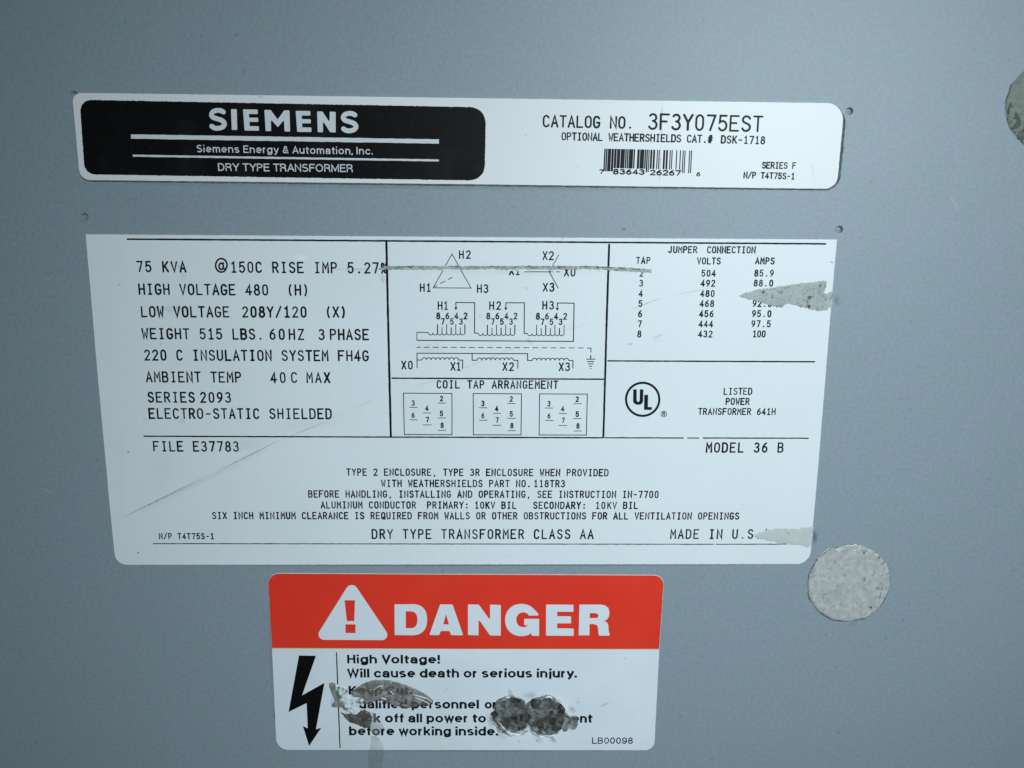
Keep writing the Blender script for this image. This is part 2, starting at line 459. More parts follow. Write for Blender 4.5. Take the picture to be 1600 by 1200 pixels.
F['b'] = (.54, [full(.27, .35, .27, .35), [(0, 1), (0, 0)]])
F['p'] = (.54, [full(.27, .35, .27, .35), [(0, .70), (0, -.24)]])
F['q'] = (.54, [full(.27, .35, .27, .35), [(.54, .70), (.54, -.24)]])
F['g'] = (.54, [full(.27, .35, .27, .35), [(.54, .70)] + arc(.27, -.04, .27, .22, 0, -150, 9)])
F['i'] = (0, [[(0, .64), (0, 0)], [(0, 1.02), (0, 1.045)]])
F['j'] = (.06, [[(.06, .64)] + arc(-.06, -.12, .12, .13, 0, -80, 5), [(.06, 1.02), (.06, 1.045)]])
F['l'] = (0, [[(0, 1), (0, 0)]])
F['t'] = (.28, [[(.10, .90)] + arc(.22, .14, .12, .14, 180, 268, 5) + [(.28, 0)], [(0, .68), (.28, .68)]])
F['f'] = (.26, [[(.10, 0)] + arc(.23, .84, .13, .17, 180, 95, 5) + [(.26, 1.0)], [(0, .68), (.25, .68)]])
F['k'] = (.48, [[(0, 1), (0, 0)], [(.44, .70), (.04, .26)], [(.19, .42), (.46, 0)]])
F['s'] = (.46, [[(x * .46, y * .70) for x, y in SN]])
F['v'] = (.48, [[(0, .70), (.24, 0), (.48, .70)]])
F['w'] = (.76, [[(0, .70), (.19, 0), (.38, .70), (.57, 0), (.76, .70)]])
F['y'] = (.50, [[(0, .70), (.26, .04)], [(.50, .70), (.22, -.14), (.14, -.24), (.02, -.25)]])
F['H'] = (.58, [[(0, 1), (0, 0)], [(.58, 1), (.58, 0)], [(0, .53), (.58, .53)]])
F['V'] = (.62, [[(0, 1), (.31, 0), (.62, 1)]])
F['W'] = (.96, [[(0, 1), (.23, 0), (.48, 1), (.73, 0), (.96, 1)]])
F['K'] = (.60, [[(0, 1), (0, 0)], [(.56, 1), (.04, .40)], [(.22, .60), (.60, 0)]])
F['L'] = (.46, [[(0, 1), (0, 0), (.46, 0)]])
F['O'] = (.70, [full(.35, .5, .35, .5)])
F['Q'] = (.70, [full(.35, .5, .35, .5), [(.42, .24), (.66, .0)]])
F['E'] = (.50, [[(.50, 1), (0, 1), (0, 0), (.52, 0)], [(0, .53), (.46, .53)]])
F['F'] = (.46, [[(.48, 1), (0, 1), (0, 0)], [(0, .52), (.42, .52)]])
F['I'] = (0, [[(0, 1), (0, 0)]])
F['D'] = (.58, [[(0, 0), (0, 1), (.24, 1)] + arc(.24, .5, .34, .5, 84, -84, 14) + [(.24, 0), (0, 0)]])
F['T'] = (.58, [[(0, 1), (.58, 1)], [(.29, 1), (.29, 0)]])
F['Y'] = (.60, [[(0, 1), (.30, .44), (.60, 1)], [(.30, .44), (.30, 0)]])
F['P'] = (.52, [[(0, 0), (0, 1), (.26, 1)] + arc(.26, .74, .26, .26, 84, -84, 10) + [(.26, .48), (0, .48)]])
F['R'] = (.55, [[(0, 0), (0, 1), (.28, 1)] + arc(.28, .75, .25, .25, 84, -84, 10) + [(.28, .5), (0, .5)], [(.30, .48), (.46, .42), (.52, .28), (.55, 0)]])
F['A'] = (.64, [[(0, 0), (.32, 1), (.64, 0)], [(.12, .30), (.52, .30)]])
F['N'] = (.56, [[(0, 0), (0, 1), (.56, 0), (.56, 1)]])
F['M'] = (.70, [[(0, 0), (0, 1), (.35, .12), (.70, 1), (.70, 0)]])
F['B'] = (.52, [[(0, .52), (0, 1), (.26, 1)] + arc(.26, .76, .23, .24, 84, -84, 9) + [(.26, .52), (0, .52)], [(0, .52), (0, 0), (.28, 0)] + arc(.28, .26, .25, .26, -84, 84, 9)])
F['S'] = (.54, [[(x * .54, y) for x, y in SN]])
F['0'] = (.46, [full(.23, .5, .23, .5)])
F['9'] = (.46, [full(.23, .68, .23, .32), [(.46, .68)] + arc(.20, .36, .26, .36, 10, -140, 10)])
F['8'] = (.46, [full(.23, .77, .19, .23), full(.23, .27, .23, .27)])
F['!'] = (0, [[(0, 1), (0, .46)], [(0, 0), (0, .05)]])
F['.'] = (0, [[(0, 0), (0, .05)]])
F[','] = (0, [[(.0, .02), (.0, -.02), (-.05, -.14)]])
F['&'] = (.60, [[(.62, 0), (.22, .56), (.16, .74), (.22, .93), (.33, 1.0), (.44, .93), (.47, .80), (.40, .66), (.12, .44), (.02, .26), (.08, .08), (.24, 0), (.40, .06), (.52, .24), (.57, .44)]])
def ftext(mb, s, x0, y0, x1, y1, cap, hh, sw=2.6, gap=.13, word=.36, an=0.0):
    """proportional sans lettering fitted between x0 and x1 on the baseline; sw = stroke width in photo px"""
    hs = sw / cap / 2; hv = hs * (1 - an)
    pen = 0.0; items = []
    for ch in s:
        if ch == ' ': pen += word; continue
        w_, st = F[ch]; g_ = gap - (.05 if ch in 'rtfvwyTVYAL,' else 0)
        items.append((pen, ch)); pen += w_ + 2 * hs + g_; last = pen - g_
    tot = last
    sx = (x1 - x0) / tot
    for px_, ch in items:
        k = sw * random.uniform(.95, 1.06)
        for li, st in enumerate(F[ch][1]):
            pts = [(hs + px_ + x, hv + y * (1 - 2 * hv)) for x, y in st]
            pp = []
            for gx, gy in pts:
                t = gx / tot; x = x0 + gx * sx; y = y0 + (y1 - y0) * t
                ux, uy = up_at(x, y); pp.append((x + ux * gy * cap, y + uy * gy * cap))
            closed = math.hypot(pp[0][0] - pp[-1][0], pp[0][1] - pp[-1][1]) < .02
            if not closed:
                for e in (0, -1):                        # square ends on straight stems and diagonals
                    a_ = pp[e]; b_ = pp[1 if e == 0 else -2]; u, v = pts[e], pts[1 if e == 0 else -2]
                    dy = abs(u[1] - v[1]); dx = abs(u[0] - v[0])
                    l = math.hypot(a_[0] - b_[0], a_[1] - b_[1]) or 1
                    ext = k / 2 * (1 - an) if (dy > dx * .8 and dy > .006) or (dy < .005 and dx > .1) else 0
                    pp[e] = (a_[0] + (a_[0] - b_[0]) / l * ext, a_[1] + (a_[1] - b_[1]) / l * ext)
            mb.ribbon(pp, k, hh + li * LAY, False, an)

# ================================================================== the painted steel panel
DIMPLES = [(115.5, 147.5, 6.2), (132, 338.5, 6.6), (1327.5, 173.5, 6.6), (1311.5, 358.5, 6.6)]
panel = thing('transformer_cabinet', 800, 600, 'grey enamel painted steel cabinet front behind all the labels', 'cabinet')
mb = MB()
def circ(c, r, n=24): return [(c[0] + r * math.cos(2 * math.pi * i / n), c[1] + r * math.sin(2 * math.pi * i / n)) for i in range(n)]
outer = [(-1500, -1300), (3100, -1300), (3100, 2400), (-1500, 2400)]
mb.poly(outer, 0.0, [circ(d, d[2]) for d in DIMPLES])
ids = [mb.pt(x, y, -.0016) for x, y in outer]; fr = [mb.pt(x, y, 0) for x, y in outer]
for i in range(4):
    j = (i + 1) % 4; mb.f.append((fr[i], fr[j], ids[j], ids[i]))
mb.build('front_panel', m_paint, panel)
for k, (cx, cy, r) in enumerate(DIMPLES):
    d = MB(); prof = [(1, 0), (.93, .00001), (.84, -.00008), (.70, -.00046), (.55, -.00078), (.40, -.00086), (.2, -.00070), (.04, -.00066)]
    rings = []
    for rr, hh in prof: rings.append([d.pt(x, y, hh) for x, y in circ((cx, cy), r * rr)])
    for a, b in zip(rings, rings[1:]):
        for i in range(24): d.f.append((a[i], a[(i + 1) % 24], b[(i + 1) % 24], b[i]))
    d.f.append(tuple(rings[-1]))
    d.build('dimple', m_dimple, panel, smooth=True)

# ================================================================== upper nameplate
top = thing('nameplate', 716, 222, 'narrow white nameplate with black rounded field, catalog number and barcode, above the big rating label', 'nameplate')
m_plate = mat('white_nameplate_face', (0.70, 0.69, 0.70), .40, .45, mottles=[(40, 3, .4, .8, (0.67, 0.68, 0.675), .5), (1500, 3, .6, .8, (0.60, 0.62, 0.62), .35)],
    origin=top.location, smudges_and_shade=[(1034.3, 157, 1032, 225, 1.3, 1.3, DIRT_SHADE), (1032, 225, 1029.5, 290, 1.3, 1.1, DIRT_SHADE), (1084, 180, 1090, 181, 2.5, .3, DIRT_SHADE),
    (1266, 250, 1272, 290, 4, .18, DIRT_SHADE), (405, 151, 412, 153, 3, .5, DIRT_SHADE), (820, 211, 822, 212, 1.5, .5, DIRT_SHADE), (902, 260, 904, 262, 2, .35, DIRT_SHADE)],
    bump=[(12, 2, .15, .002)])
m_edge = mat('edge_grime_shadow', (0.075, 0.09, 0.088), .8, .2, mottles=[(900, 4, .4, .7, (0.16, 0.18, 0.17), .8)])
out = round_poly([(113.5, 145.3, 13), (715, 153.2, 0), (1318.8, 161.5, 26), (1306.5, 295.8, 22), (715, 288, 0), (126, 281.7, 18)], 10)
mb = MB(); mb.slab(densify(out, 5, .35, seed=3), .0001, T_PLATE, .6, .00012); mb.build('plate', m_plate, top)
gr = round_poly([(113.0, 145.4, 13), (715, 153.4, 0), (1323.6, 162.6, 30), (1311.2, 297.6, 25), (715, 290.2, 0), (126, 283.4, 18)], 10)  # adhesive band at the right, painted shadow line along the bottom
mb = MB(); mb.slab(densify(gr, 4, .9, seed=9), 0, .00022, .4, .00005); mb.build('adhesive_shadow_edge', m_edge, top)
HT = T_PLATE + INK
fld = round_poly([(125.8, 156.3, 17), (759.5, 168.2, 25), (757.2, 282.4, 24), (134.2, 272.6, 18)], 10)
mb = MB(); mb.poly(densify(fld, 2.5, .7, sc_=.6, seed=4), HT); mb.build('black_field', m_field, top)
HF = HT + LAY * 2
mb = MB()
def S_pts(x0, x1, yb, yt, slope=0.0):
    w2 = x1 - x0; H_ = yb - yt; out_ = []
    for gx, gy in SP:
        out_.append((x0 + gx * w2, yb - gy * H_ + slope * gx * w2))
    return out_
def ln(pts, w, k=0): mb.ribbon(pts, w, HF + k * LAY)
def bar(x0, y0, x1, y1, r=1.2, k=0):
    mb.poly(round_poly([(x0[0], y0, r), (x1[0], y0 + .1, r), (x1[1], y1, r), (x0[1], y1, r)], 4), HF + k * LAY)
ln([(331.5 + (x - 331.5), y) for x, y in S_pts(327.2, 355.8, 204.4, 169.3, .01)], 7.5)
bar((362, 363.2), 170.9, (371, 371.8), 203.4)
def E_(x0, x1, yt, yb, lean):
    pts = [(x0, yt), (x1 - .6, yt + .4), (x1 - .6, yt + 7.4), (x0 + 9.2, yt + 7.2), (x0 + 9.4, yt + 12.9), (x1 - .2, yt + 13.2), (x1, yt + 19.6), (x0 + 9.8, yt + 19.4), (x0 + 10, yb - 7), (x1 + .6, yb - 6.8), (x1 + .8, yb + .2), (x0 + 2, yb)]
    mb.poly(round_poly([(a + lean * (b - yt), b, 1.1 if i not in (3, 4, 7, 8) else .5) for i, (a, b) in enumerate(pts)], 3), HF)
E_(380.6, 404.2, 171.3, 204.4, .02)
E_(462.8, 486.2, 173.6, 206.4, .012)
M = [(414, 172.2), (424, 172.3), (434.6, 187.2), (445, 172.9), (453.2, 173.1), (454, 206), (445.4, 205.8), (444.7, 187.6), (434.9, 199.2), (424.2, 187), (424.4, 205.3), (416, 205)]
mb.poly(round_poly([(a, b, 1.1) for a, b in M], 3), HF)
Nn = [(496.2, 174.5), (504.6, 174.7), (515.6, 191.6), (515.8, 174.9), (525, 175.2), (525.2, 207.3), (516.6, 207), (505.2, 189.4), (505.4, 206.9), (497.2, 206.6)]
mb.poly(round_poly([(a, b, 1.0) for a, b in Nn], 3), HF)
ln([(x, y) for x, y in S_pts(532.6, 560.7, 208.2, 174.1, .01)], 7.5)
mb.build('logo_lettering', m_white_print, top)
mb = MB(); mb.line(206, 213.6, 686, 221.4, 6.0, HF, .25); mb.build('rule_line', m_white_print, top)
mb = MB(); mb.line(209, 243.5, 686, 251, 2.7, HF, .2); mb.build('rule_line', m_white_print, top)
mb = MB(); ftext(mb, 'Siemens Energy & Automation, Inc.', 309, 238.2, 583, 241.9, 11.6, HF, 1.65, .17); mb.build('text_line', m_white_print, top)
mb = MB(); ftext(mb, 'DRY TYPE TRANSFORMER', 342, 267.3, 552, 269.2, 12.2, HF, 1.7, .10, .30); mb.build('text_line', m_white_print, top)

def line_obj(parent, hh, *segs, mat_=None, name='text_line'):
    mb = MB()
    for sg in segs: stext(mb, *sg[:7], hh, *(sg[7:] or ()))
    return mb.build(name, mat_ or m_black, parent)
# each segment: text, x0, y0, x1, y1, cap height, ink width
line_obj(top, HT, ('CATALOG NO.', 848.8, 198, 988.5, 200.6, 16.9, 2.15), ('3F3Y075EST', 1013, 201.6, 1189, 205.6, 23, 2.5, .56))
line_obj(top, HT, ('OPTIONAL WEATHERSHIELDS CAT.#', 877.8, 218.6, 1111.5, 223, 10.8, 1.55), ('DSK-1718', 1126.4, 223.6, 1193.6, 225, 11, 1.6))
line_obj(top, HT, ('SERIES F', 1190.2, 262.8, 1242.2, 263.6, 9, 1.35))
line_obj(top, HT, ('N/P T4T75S-1', 1161.4, 278.0, 1240, 280, 8.8, 1.35))
# barcode
Lc = ['0001101', '0011001', '0010011', '0111101', '0100011', '0110001', '0101111', '0111011', '0110111', '0001011']
code = '101' + ''.join(Lc[int(c)] for c in '783643') + '01010' + ''.join(''.join('10'[int(b)] for b in Lc[int(c)]) for c in '262676') + '101'
mb = MB(); i = 0; X0b, X1b = 944.2, 1080.6; mod = (X1b - X0b) / 95
while i < 95:
    if code[i] == '1':
        j = i
        while j < 95 and code[j] == '1': j += 1
        sp = .50 if i < 48 else .12
        xa = X0b + i * mod - sp * .5; xb = X0b + j * mod + sp
        ty = 232.6 + (xa - 944) / 136 * 3.0
        long_ = i < 10 or i >= 85 or 45 <= i < 50
        by = (267.8 if long_ else 262.6) + (xa - 944) / 136 * 3.0
        sh = .05
        mb.poly([(xa, ty), (xb, ty), (xb - sh * (by - ty), by), (xa - sh * (by - ty), by)], HT)
        i = j
    else: i += 1
bc = mb.build('barcode', m_black, top)
mb = MB()
for s_, xa, ya, xb, yb, hh_, wf in (('7', 936.4, 271.2, 943.4, 271.2, 5.6, 1.05), ('83643', 958, 271.8, 1006, 272.6, 7.0, 1.08), ('26267', 1015.5, 273.2, 1062.5, 274, 7.0, 1.08), ('6', 1087.6, 275, 1093.4, 275, 5.4, 1.0)):
    if len(s_) == 1: stext(mb, s_, xa, ya, xa, ya, hh_, 1.25, HT, wf)
    else: stext(mb, s_, xa, ya, xb, yb, hh_, 1.55, HT, wf)
mb.build('barcode_digits', m_black, top)

# ================================================================== big rating label
big = thing('rating_label', 722, 625, 'large white rating label with voltage data, wiring diagrams and a tap table', 'label')
SC = (0.22, 0.24, 0.25)
m_main = mat('white_rating_label_face', (0.70, 0.72, 0.74), .42, .45,
    mottles=[(35, 3, .38, .75, (0.65, 0.69, 0.695), .6), (300, 5, .56, .8, (0.60, 0.65, 0.66), .35), (1800, 3, .58, .8, (0.60, 0.64, 0.66), .35)],
    bump=[(10, 2, .2, .002)], origin=big.location,
    smudges_and_shade=[(176, 816, 330, 741, 1.6, 1.1, SC), (330, 741, 450, 681, 1.4, 1.0, SC), (440, 686, 520, 655, 1.2, .75, SC), (190, 812, 460, 680, 7, .14, DIRT_SHADE), (330, 700, 430, 690, 14, .13, DIRT_SHADE), (265, 478, 300, 486, 10, .16, DIRT_SHADE), (420, 670, 560, 650, 14, .10, DIRT_SHADE), (640, 540, 700, 548, 12, .12, DIRT_SHADE), (545, 640, 606, 615, .9, .35, SC),
             (640, 606, 700, 588, 1.0, .5, SC), (690, 590, 830, 532, 1.1, .6, SC), (840, 528, 945, 498, .9, .35, SC), (978, 486, 1040, 463, 1.1, .85, SC), (1040, 463, 1125, 447, 1.0, .6, SC),
             (250, 760, 262, 700, 22, .07, DIRT_SHADE), (279, 416, 283, 419, 4, .4, DIRT_SHADE), (258, 480, 270, 486, 7, .28, DIRT_SHADE), (283, 425, 290, 435, 6, .2, DIRT_SHADE), (250, 537, 253, 538, 2.5, .4, DIRT_SHADE),
             (186.5, 445, 187.5, 445.3, 1.4, 1.0, DARK), (200, 705.5, 202.5, 706.5, 1.6, 1.2, DARK), (215, 864, 218, 862, 1.9, .9, DARK), (1158.6, 787, 1159.6, 788, 1.5, .8, DARK),
             (282, 657, 288, 660, 7, .25, DIRT_SHADE), (224, 652, 228, 658, 4, .2, DIRT_SHADE), (980, 537.5, 990, 537, 2.6, .55, DIRT_SHADE), (1018, 529, 1038, 521, 1.8, .55, DIRT_SHADE), (822, 528, 832, 538, 4.5, .35, DIRT_SHADE),
             (820, 448, 825, 452, 3, .35, DIRT_SHADE), (668, 537, 672, 542, 5, .25, DIRT_SHADE), (682, 530, 684, 552, 5, .18, DIRT_SHADE), (748, 492.6, 751, 493, 1.3, .6, DIRT_SHADE), (723, 476, 725, 476.3, .9, .7, DIRT_SHADE),
             (596, 428, 600, 444, 5, .35, DIRT_SHADE), (1296, 409, 1303, 411, 1.5, .9, DIRT_SHADE), (877, 371, 880, 374, 1.5, .8, DARK), (1032, 528, 1020, 532, 6, .12, DIRT_SHADE), (924, 631, 926, 633, 2, .3, DIRT_SHADE),
             (505, 420, 600, 421, 3, .35, SC), (600, 424, 1010, 427, 6, .22, (0.30, 0.33, 0.28)), (130, 367, 700, 369, 2, .12, DIRT_SHADE), (190, 850, 193, 640, 4, .05, DIRT_SHADE),
             (460, 402, 482, 404, 7, .6, PALE), (505, 575, 900, 700, 40, .05, DIRT_SHADE)])
out = [(134, 366), (720, 370.2), (1307.2, 374.2)] + [(1306, 390), (1302.6, 425), (1299.9, 460), (1295.6, 510), (1291.5, 562), (1277, 740)] + round_poly([(1277, 740, 0), (1264.6, 880.8, 22), (722, 881.6, 0), (181, 882.2, 20), (172.3, 795, 0)], 9)[1:] + [(151.6, 570), (141.5, 450)]
mb = MB(); mb.slab(densify(out, 4, .45, sc_=.4, seed=12), 0, T_MAIN, .45, .00008); mb.build('plate', m_main, big)
HM = T_MAIN + INK
rules = [(199, 373.6, 1290, 381, 2.3), (604, 377.5, 608.4, 575, 2.9), (608.4, 575, 611, 682, 2.9), (951.6, 381, 947.5, 510, 2.8), (947.5, 510, 942.6, 683, 2.6),
         (225, 681.2, 943, 683.6, 1.8), (944, 683.6, 1068, 683.9, 1.6), (1073.5, 684, 1092, 684, 1.5), (1098, 684, 1263, 684.3, 1.6), (612, 590.6, 944, 592.2, 1.9), (949, 563.6, 1273, 565, 1.9), (240, 848.8, 1115, 849.8, 1.1), (1117.5, 849.8, 1228.5, 849.6, 1.1)]
for k, r in enumerate(rules):
    mb = MB(); mb.line(*r, HM + (LAY * 3 if k in (1, 2, 3, 4) else 0), .16); mb.build('rule_line', m_black, big)
TL = [
    [('75 KVA', 215.5, 424, 290.8, 424.6, 15.4, 2.0), ('150C RISE IMP 5.27%', 362, 425, 604.5, 426.4, 15.4, 2.0)],
    [('HIGH VOLTAGE 480', 218.6, 459.3, 419.2, 460.6, 15.4, 2.0)], 
    [('LOW VOLTAGE', 222.4, 494.4, 358.4, 494.8, 15.3, 2.0), ('208Y/120', 380, 494.8, 479, 495, 15.3, 2.0)],
    [('WEIGHT 515 LBS.', 223.9, 528.6, 411.5, 529.6, 15.2, 2.0), ('60', 422.6, 529.6, 445, 529.8, 15.2, 2.0), ('HZ', 452.8, 529.8, 475, 530, 15.2, 2.0), ('PHASE', 517, 530, 576, 530.2, 15.2, 2.0)],
    [('220 C INSULATION SYSTEM FH4G', 227.3, 562, 575.6, 563.2, 15.0, 2.0)],
    [('AMBIENT TEMP', 230.2, 596, 377, 596.6, 15, 1.95), ('40', 424.3, 597, 446.4, 597, 14.8, 1.95), ('MAX', 480.5, 597, 515.5, 597.2, 14.8, 2.0)],
    [('SERIES', 233, 627.6, 304.4, 627.8, 14.7, 1.9), ('2093', 314.6, 627.8, 361.2, 628, 14.7, 1.9)],
    [('ELECTRO-STATIC SHIELDED', 234.6, 653, 518, 653.5, 14.7, 1.9)],
    [('FILE E37783', 241.5, 704, 373.4, 704.3, 14.3, 1.8)],
    [('MODEL 36 B', 1103.5, 705.8, 1222.5, 705.8, 13.9, 1.8)],
    [('TYPE 2 ENCLOSURE, TYPE 3R ENCLOSURE WHEN PROVIDED', 542.6, 742, 949.8, 743, 9.8, 1.4)],
    [('WITH WEATHERSHIELDS PART NO.', 596.8, 759.6, 829, 760, 9.8, 1.4), ('118TR3', 834.6, 760, 882, 760.2, 9.8, 1.4)],
    [('BEFORE HANDLING, INSTALLING AND OPERATING, SEE INSTRUCTION IN-7700', 483, 776.2, 1028, 777, 9.8, 1.4)],
    [('ALUMINUM CONDUCTOR', 502.5, 793.2, 649.5, 793.4, 9.7, 1.4), ('PRIMARY:', 668.2, 793.4, 732, 793.6, 9.7, 1.4), ('10KV BIL', 742.5, 793.6, 806.2, 793.8, 9.7, 1.4), ('SECONDARY:', 833.8, 793.8, 915, 794, 9.7, 1.4), ('10', 931, 794, 945, 794, 9.7, 1.35), ('KV BIL', 949.2, 794, 995.8, 794, 9.7, 1.35)],
    [('SIX INCH MINIMUM CLEARANCE IS REQUIRED FROM WALLS OR OTHER OBSTRUCTIONS FOR ALL VENTILATION OPENINGS', 333, 809.8, 1153.6, 810.6, 9.7, 1.4)],
    [('N/P T4T75S-1', 250, 841.2, 334.6, 841.4, 8.3, 1.2)],
    [('DRY TYPE TRANSFORMER CLASS AA', 582.2, 840.6, 926.2, 840.8, 13.5, 1.65)],
    [('MADE IN U.S.A', 1047.7, 840.6, 1199.4, 840.4, 13.3, 1.6)],
    [('JUMPER', 1044.2, 394.6, 1088.3, 394.8, 9.5, 1.35), ('CONNECTION', 1105, 394.9, 1179.2, 395.2, 9.5, 1.45)],
    [('TAP', 994.2, 411.3, 1015.2, 411.5, 9.2, 1.35), ('VOLTS', 1089.3, 412.2, 1124.8, 412.4, 9.3, 1.35), ('AMPS', 1180.2, 412, 1208.8, 412.4, 9.3, 1.4)],
    [('COIL TAP ARRANGEMENT', 683.2, 605.8, 871.2, 606.4, 11.2, 1.6)],
    [('LISTED', 1130.6, 615.8, 1174, 615.8, 9.5, 1.2)], [('POWER', 1134, 631.6, 1169.8, 631.6, 9.4, 1.4)], [('TRANSFORMER 641H', 1091, 647.2, 1210.4, 647.4, 9.3, 1.3)],
]
rowv = ['504', '492', '480', '468', '456', '444', '432']; rowa = ['85.9', '88.0', '90.2', '92.5', '95.0', '97.5', '100']
by = [431.4, 446.9, 463, 478.7, 494.6, 510.4, 526.2]
for i in range(7):
    c = 1096 - i * .82; a = 1178.6 - i * .95
    TL.append([(rowv[i], c, by[i], c + 21, by[i] + .1, 9.2, 1.45), (rowa[i], a + (3 if i == 6 else 0), by[i] - .2, a + (22 if i == 6 else 29), by[i], 9.2, 1.4)])
for segs in TL: line_obj(big, HM, *segs, mat_=m_black)
def glyph(mb, ch, xc, yb, h, sw, hh, wf=.54): stext(mb, ch, xc - wf * h / 2, yb, xc + wf * h / 2, yb, h, sw, hh, wf)
for ch, xc, yb in (('3', 503.2, 530), ('C', 460.4, 597)):
    mb = MB(); glyph(mb, ch, xc, yb, 15, 1.95, HM); mb.build('printed_character', m_black, big)
for s_, xa, xb, yb in (('(H)', 450, 482.3, 460.6), ('(X)', 509.6, 541, 495)):
    mb = MB(); stext(mb, s_, xa, yb, xb, yb, 15.3, 2.0, HM); mb.build('printed_character', m_black, big)
mb = MB(); ux, uy = 337.5, 424.0
for li, st in enumerate(G['@']): mb.ribbon([(ux + x * 16.6, uy - y * 19) for x, y in st], 2.7, HM + li * LAY)
mb.build('printed_character', m_black, big)
mb = MB()
for i in range(7): glyph(mb, '2345678'[i], 1002 - i * .57, by[i], 9.2, 1.35, HM)
mb.build('tap_number_column', m_black, big)

# wiring diagram
mb = MB(); K = HM
def tri(x, y, s): mb.poly([(x - s, y - s * 1.5), (x + s, y - s * 1.5), (x, y + .6)], K + LAY * 2)
for s_, x0, x1, yb, h in (('H2', 718, 735, 403.4, 11.4), ('H1', 657, 673, 455, 11.4), ('H3', 746, 762.5, 456.8, 11.8), ('X2', 848.2, 864.6, 405.5, 12.2), ('X1', 796, 812, 429, 12), ('X0', 881.6, 898.4, 431, 12.6), ('X3', 848.8, 865.4, 454.7, 12),
    ('H1', 684.8, 700, 483, 11.5), ('H2', 765.2, 782.2, 483, 11.5), ('H3', 848, 864.8, 482.6, 11.6), ('X0', 628.2, 644.6, 576, 11.7), ('X1', 704.8, 719.8, 578, 11.7), ('X2', 785.9, 802.3, 578.4, 11.7), ('X3', 873.7, 889.8, 578.6, 11.7)):
    stext(mb, s_, x0, yb, x1, yb, h, 1.55, K)
for c, y8, y7 in ((685, 497.8, 506.3), (763, 498, 506.5), (840.4, 498.4, 506.8)):
    for i in range(4): glyph(mb, '8642'[i], c + i * 14.15, y8, 8.8, 1.35, K)
    for i in range(3): glyph(mb, '753'[i], c + 7 + i * 14.2, y7, 8.4, 1.25, K)
mb.build('diagram_lettering', m_black, big)
mb = MB()
mb.ribbon([(706.3, 396.8), (677, 449.6), (736, 450), (706.3, 396.8)], 1.0, K)
for a in ((679.2, 448.2, 683.4, 445.9), (687.6, 443, 695.8, 439), (700.2, 436.8, 706.8, 433)): mb.line(*a, 1.0, K + LAY)
mb.line(873, 398, 858.2, 424.3, .9, K); mb.line(819, 424.6, 864, 424.6, .9, K + LAY); mb.line(868.6, 424.6, 875, 424.6, .9, K); mb.line(858.2, 424.6, 872.2, 450.4, 1.0, K + LAY * 2)
mb.build('vector_diagram', m_thin, big)
mb = MB()
def coil_h(x0, y):
    for i in range(8):
        a = x0 + i * 7.13
        pts = [(a + 3.565 - 3.565 * math.cos(math.radians(t)), y + 3.6 * math.sin(math.radians(t))) for t in range(0, 181, 20)]
        mb.ribbon(pts, 1.0, K + (i % 2) * LAY, False)
    for i in range(7):
        xx = x0 + 14.26 + i * 7.13
        mb.line(xx, y - (13.2 if i % 2 == 0 else 8.2), xx, y + .6, 1.35 if (i * 5 + int(x0)) % 3 == 0 else .95, K + LAY * 2)
def coil_x(x0, y):
    for i in range(8):
        a = x0 + i * 7.1
        pts = [(a + 3.55 - 3.55 * math.cos(math.radians(t)), y - 3.6 * math.sin(math.radians(t))) for t in range(0, 181, 20)]
        mb.ribbon(pts, 1.1, K + (i % 2) * LAY, False)
coil_h(669.5, 519.6); coil_h(747.4, 520.4); coil_h(824.2, 520.8)
mb.ribbon([(669.5, 519.4), (651.6, 519), (651.6, 531.4)], 1.0, K, False); mb.ribbon([(651.2, 531.5), (895.8, 533.2), (896.9, 473.6), (870.9, 473.2), (870.8, 480)], 1.25, K + LAY * 3, False)
mb.ribbon([(712.5, 481), (712.5, 472.4), (741.8, 472.8), (741.4, 520.1), (747.4, 520.4)], 1.2, K + LAY * 3, False)
mb.ribbon([(790.4, 481), (790.5, 472.9), (819.3, 473), (819, 520.6), (824.2, 520.8)], 1.2, K + LAY * 3, False)
tri(712.5, 484, 2.6); tri(790.4, 484.3, 2.5); tri(870.8, 484.8, 2.7)
x = 651.4; k = 0
while x < 916:
    L = 6.2 if k == 0 else 9.2
    y = 542.3 + (x - 651) * .0044; mb.line(x, y, x + L, y + .04, .95, K); x += 10.6 if k == 0 else 14.15; k += 1
mb.ribbon([(917.6, 543.6), (923.3, 543.7), (923, 549.8)], 1.1, K); mb.line(922.9, 554.6, 922.8, 560.2, 1.3, K)
for xa, xb, y in ((916, 930, 560.9), (917, 928.2, 564.6), (918.6, 926.8, 568.2), (920.4, 925, 571.9), (921.8, 923.8, 575.4)): mb.line(xa, y, xb, y, 1.1, K + LAY)
for xs, xc, xe, y0 in ((651.8, 659.6, 716.4, 562.2), (737.8, 745.6, 802.4, 562.6), (824.4, 831.6, 888.4, 563)):
    coil_x(xc, y0)
    mb.ribbon([(xs, 552.2), (xs, y0), (xc, y0)], 1.2, K + LAY * 2, False)
    mb.ribbon([(xe, y0), (xe + 6.8, y0 + .2), (xe + 6.6, 575.6)], 1.2, K + LAY * 2, False)
mb.line(651.2, 551.6, 825, 552.3, 1.1, K + LAY * 3); mb.line(651.8, 562.6, 651.9, 575, 1.1, K)
mb.build('wiring_diagram', m_thin, big)
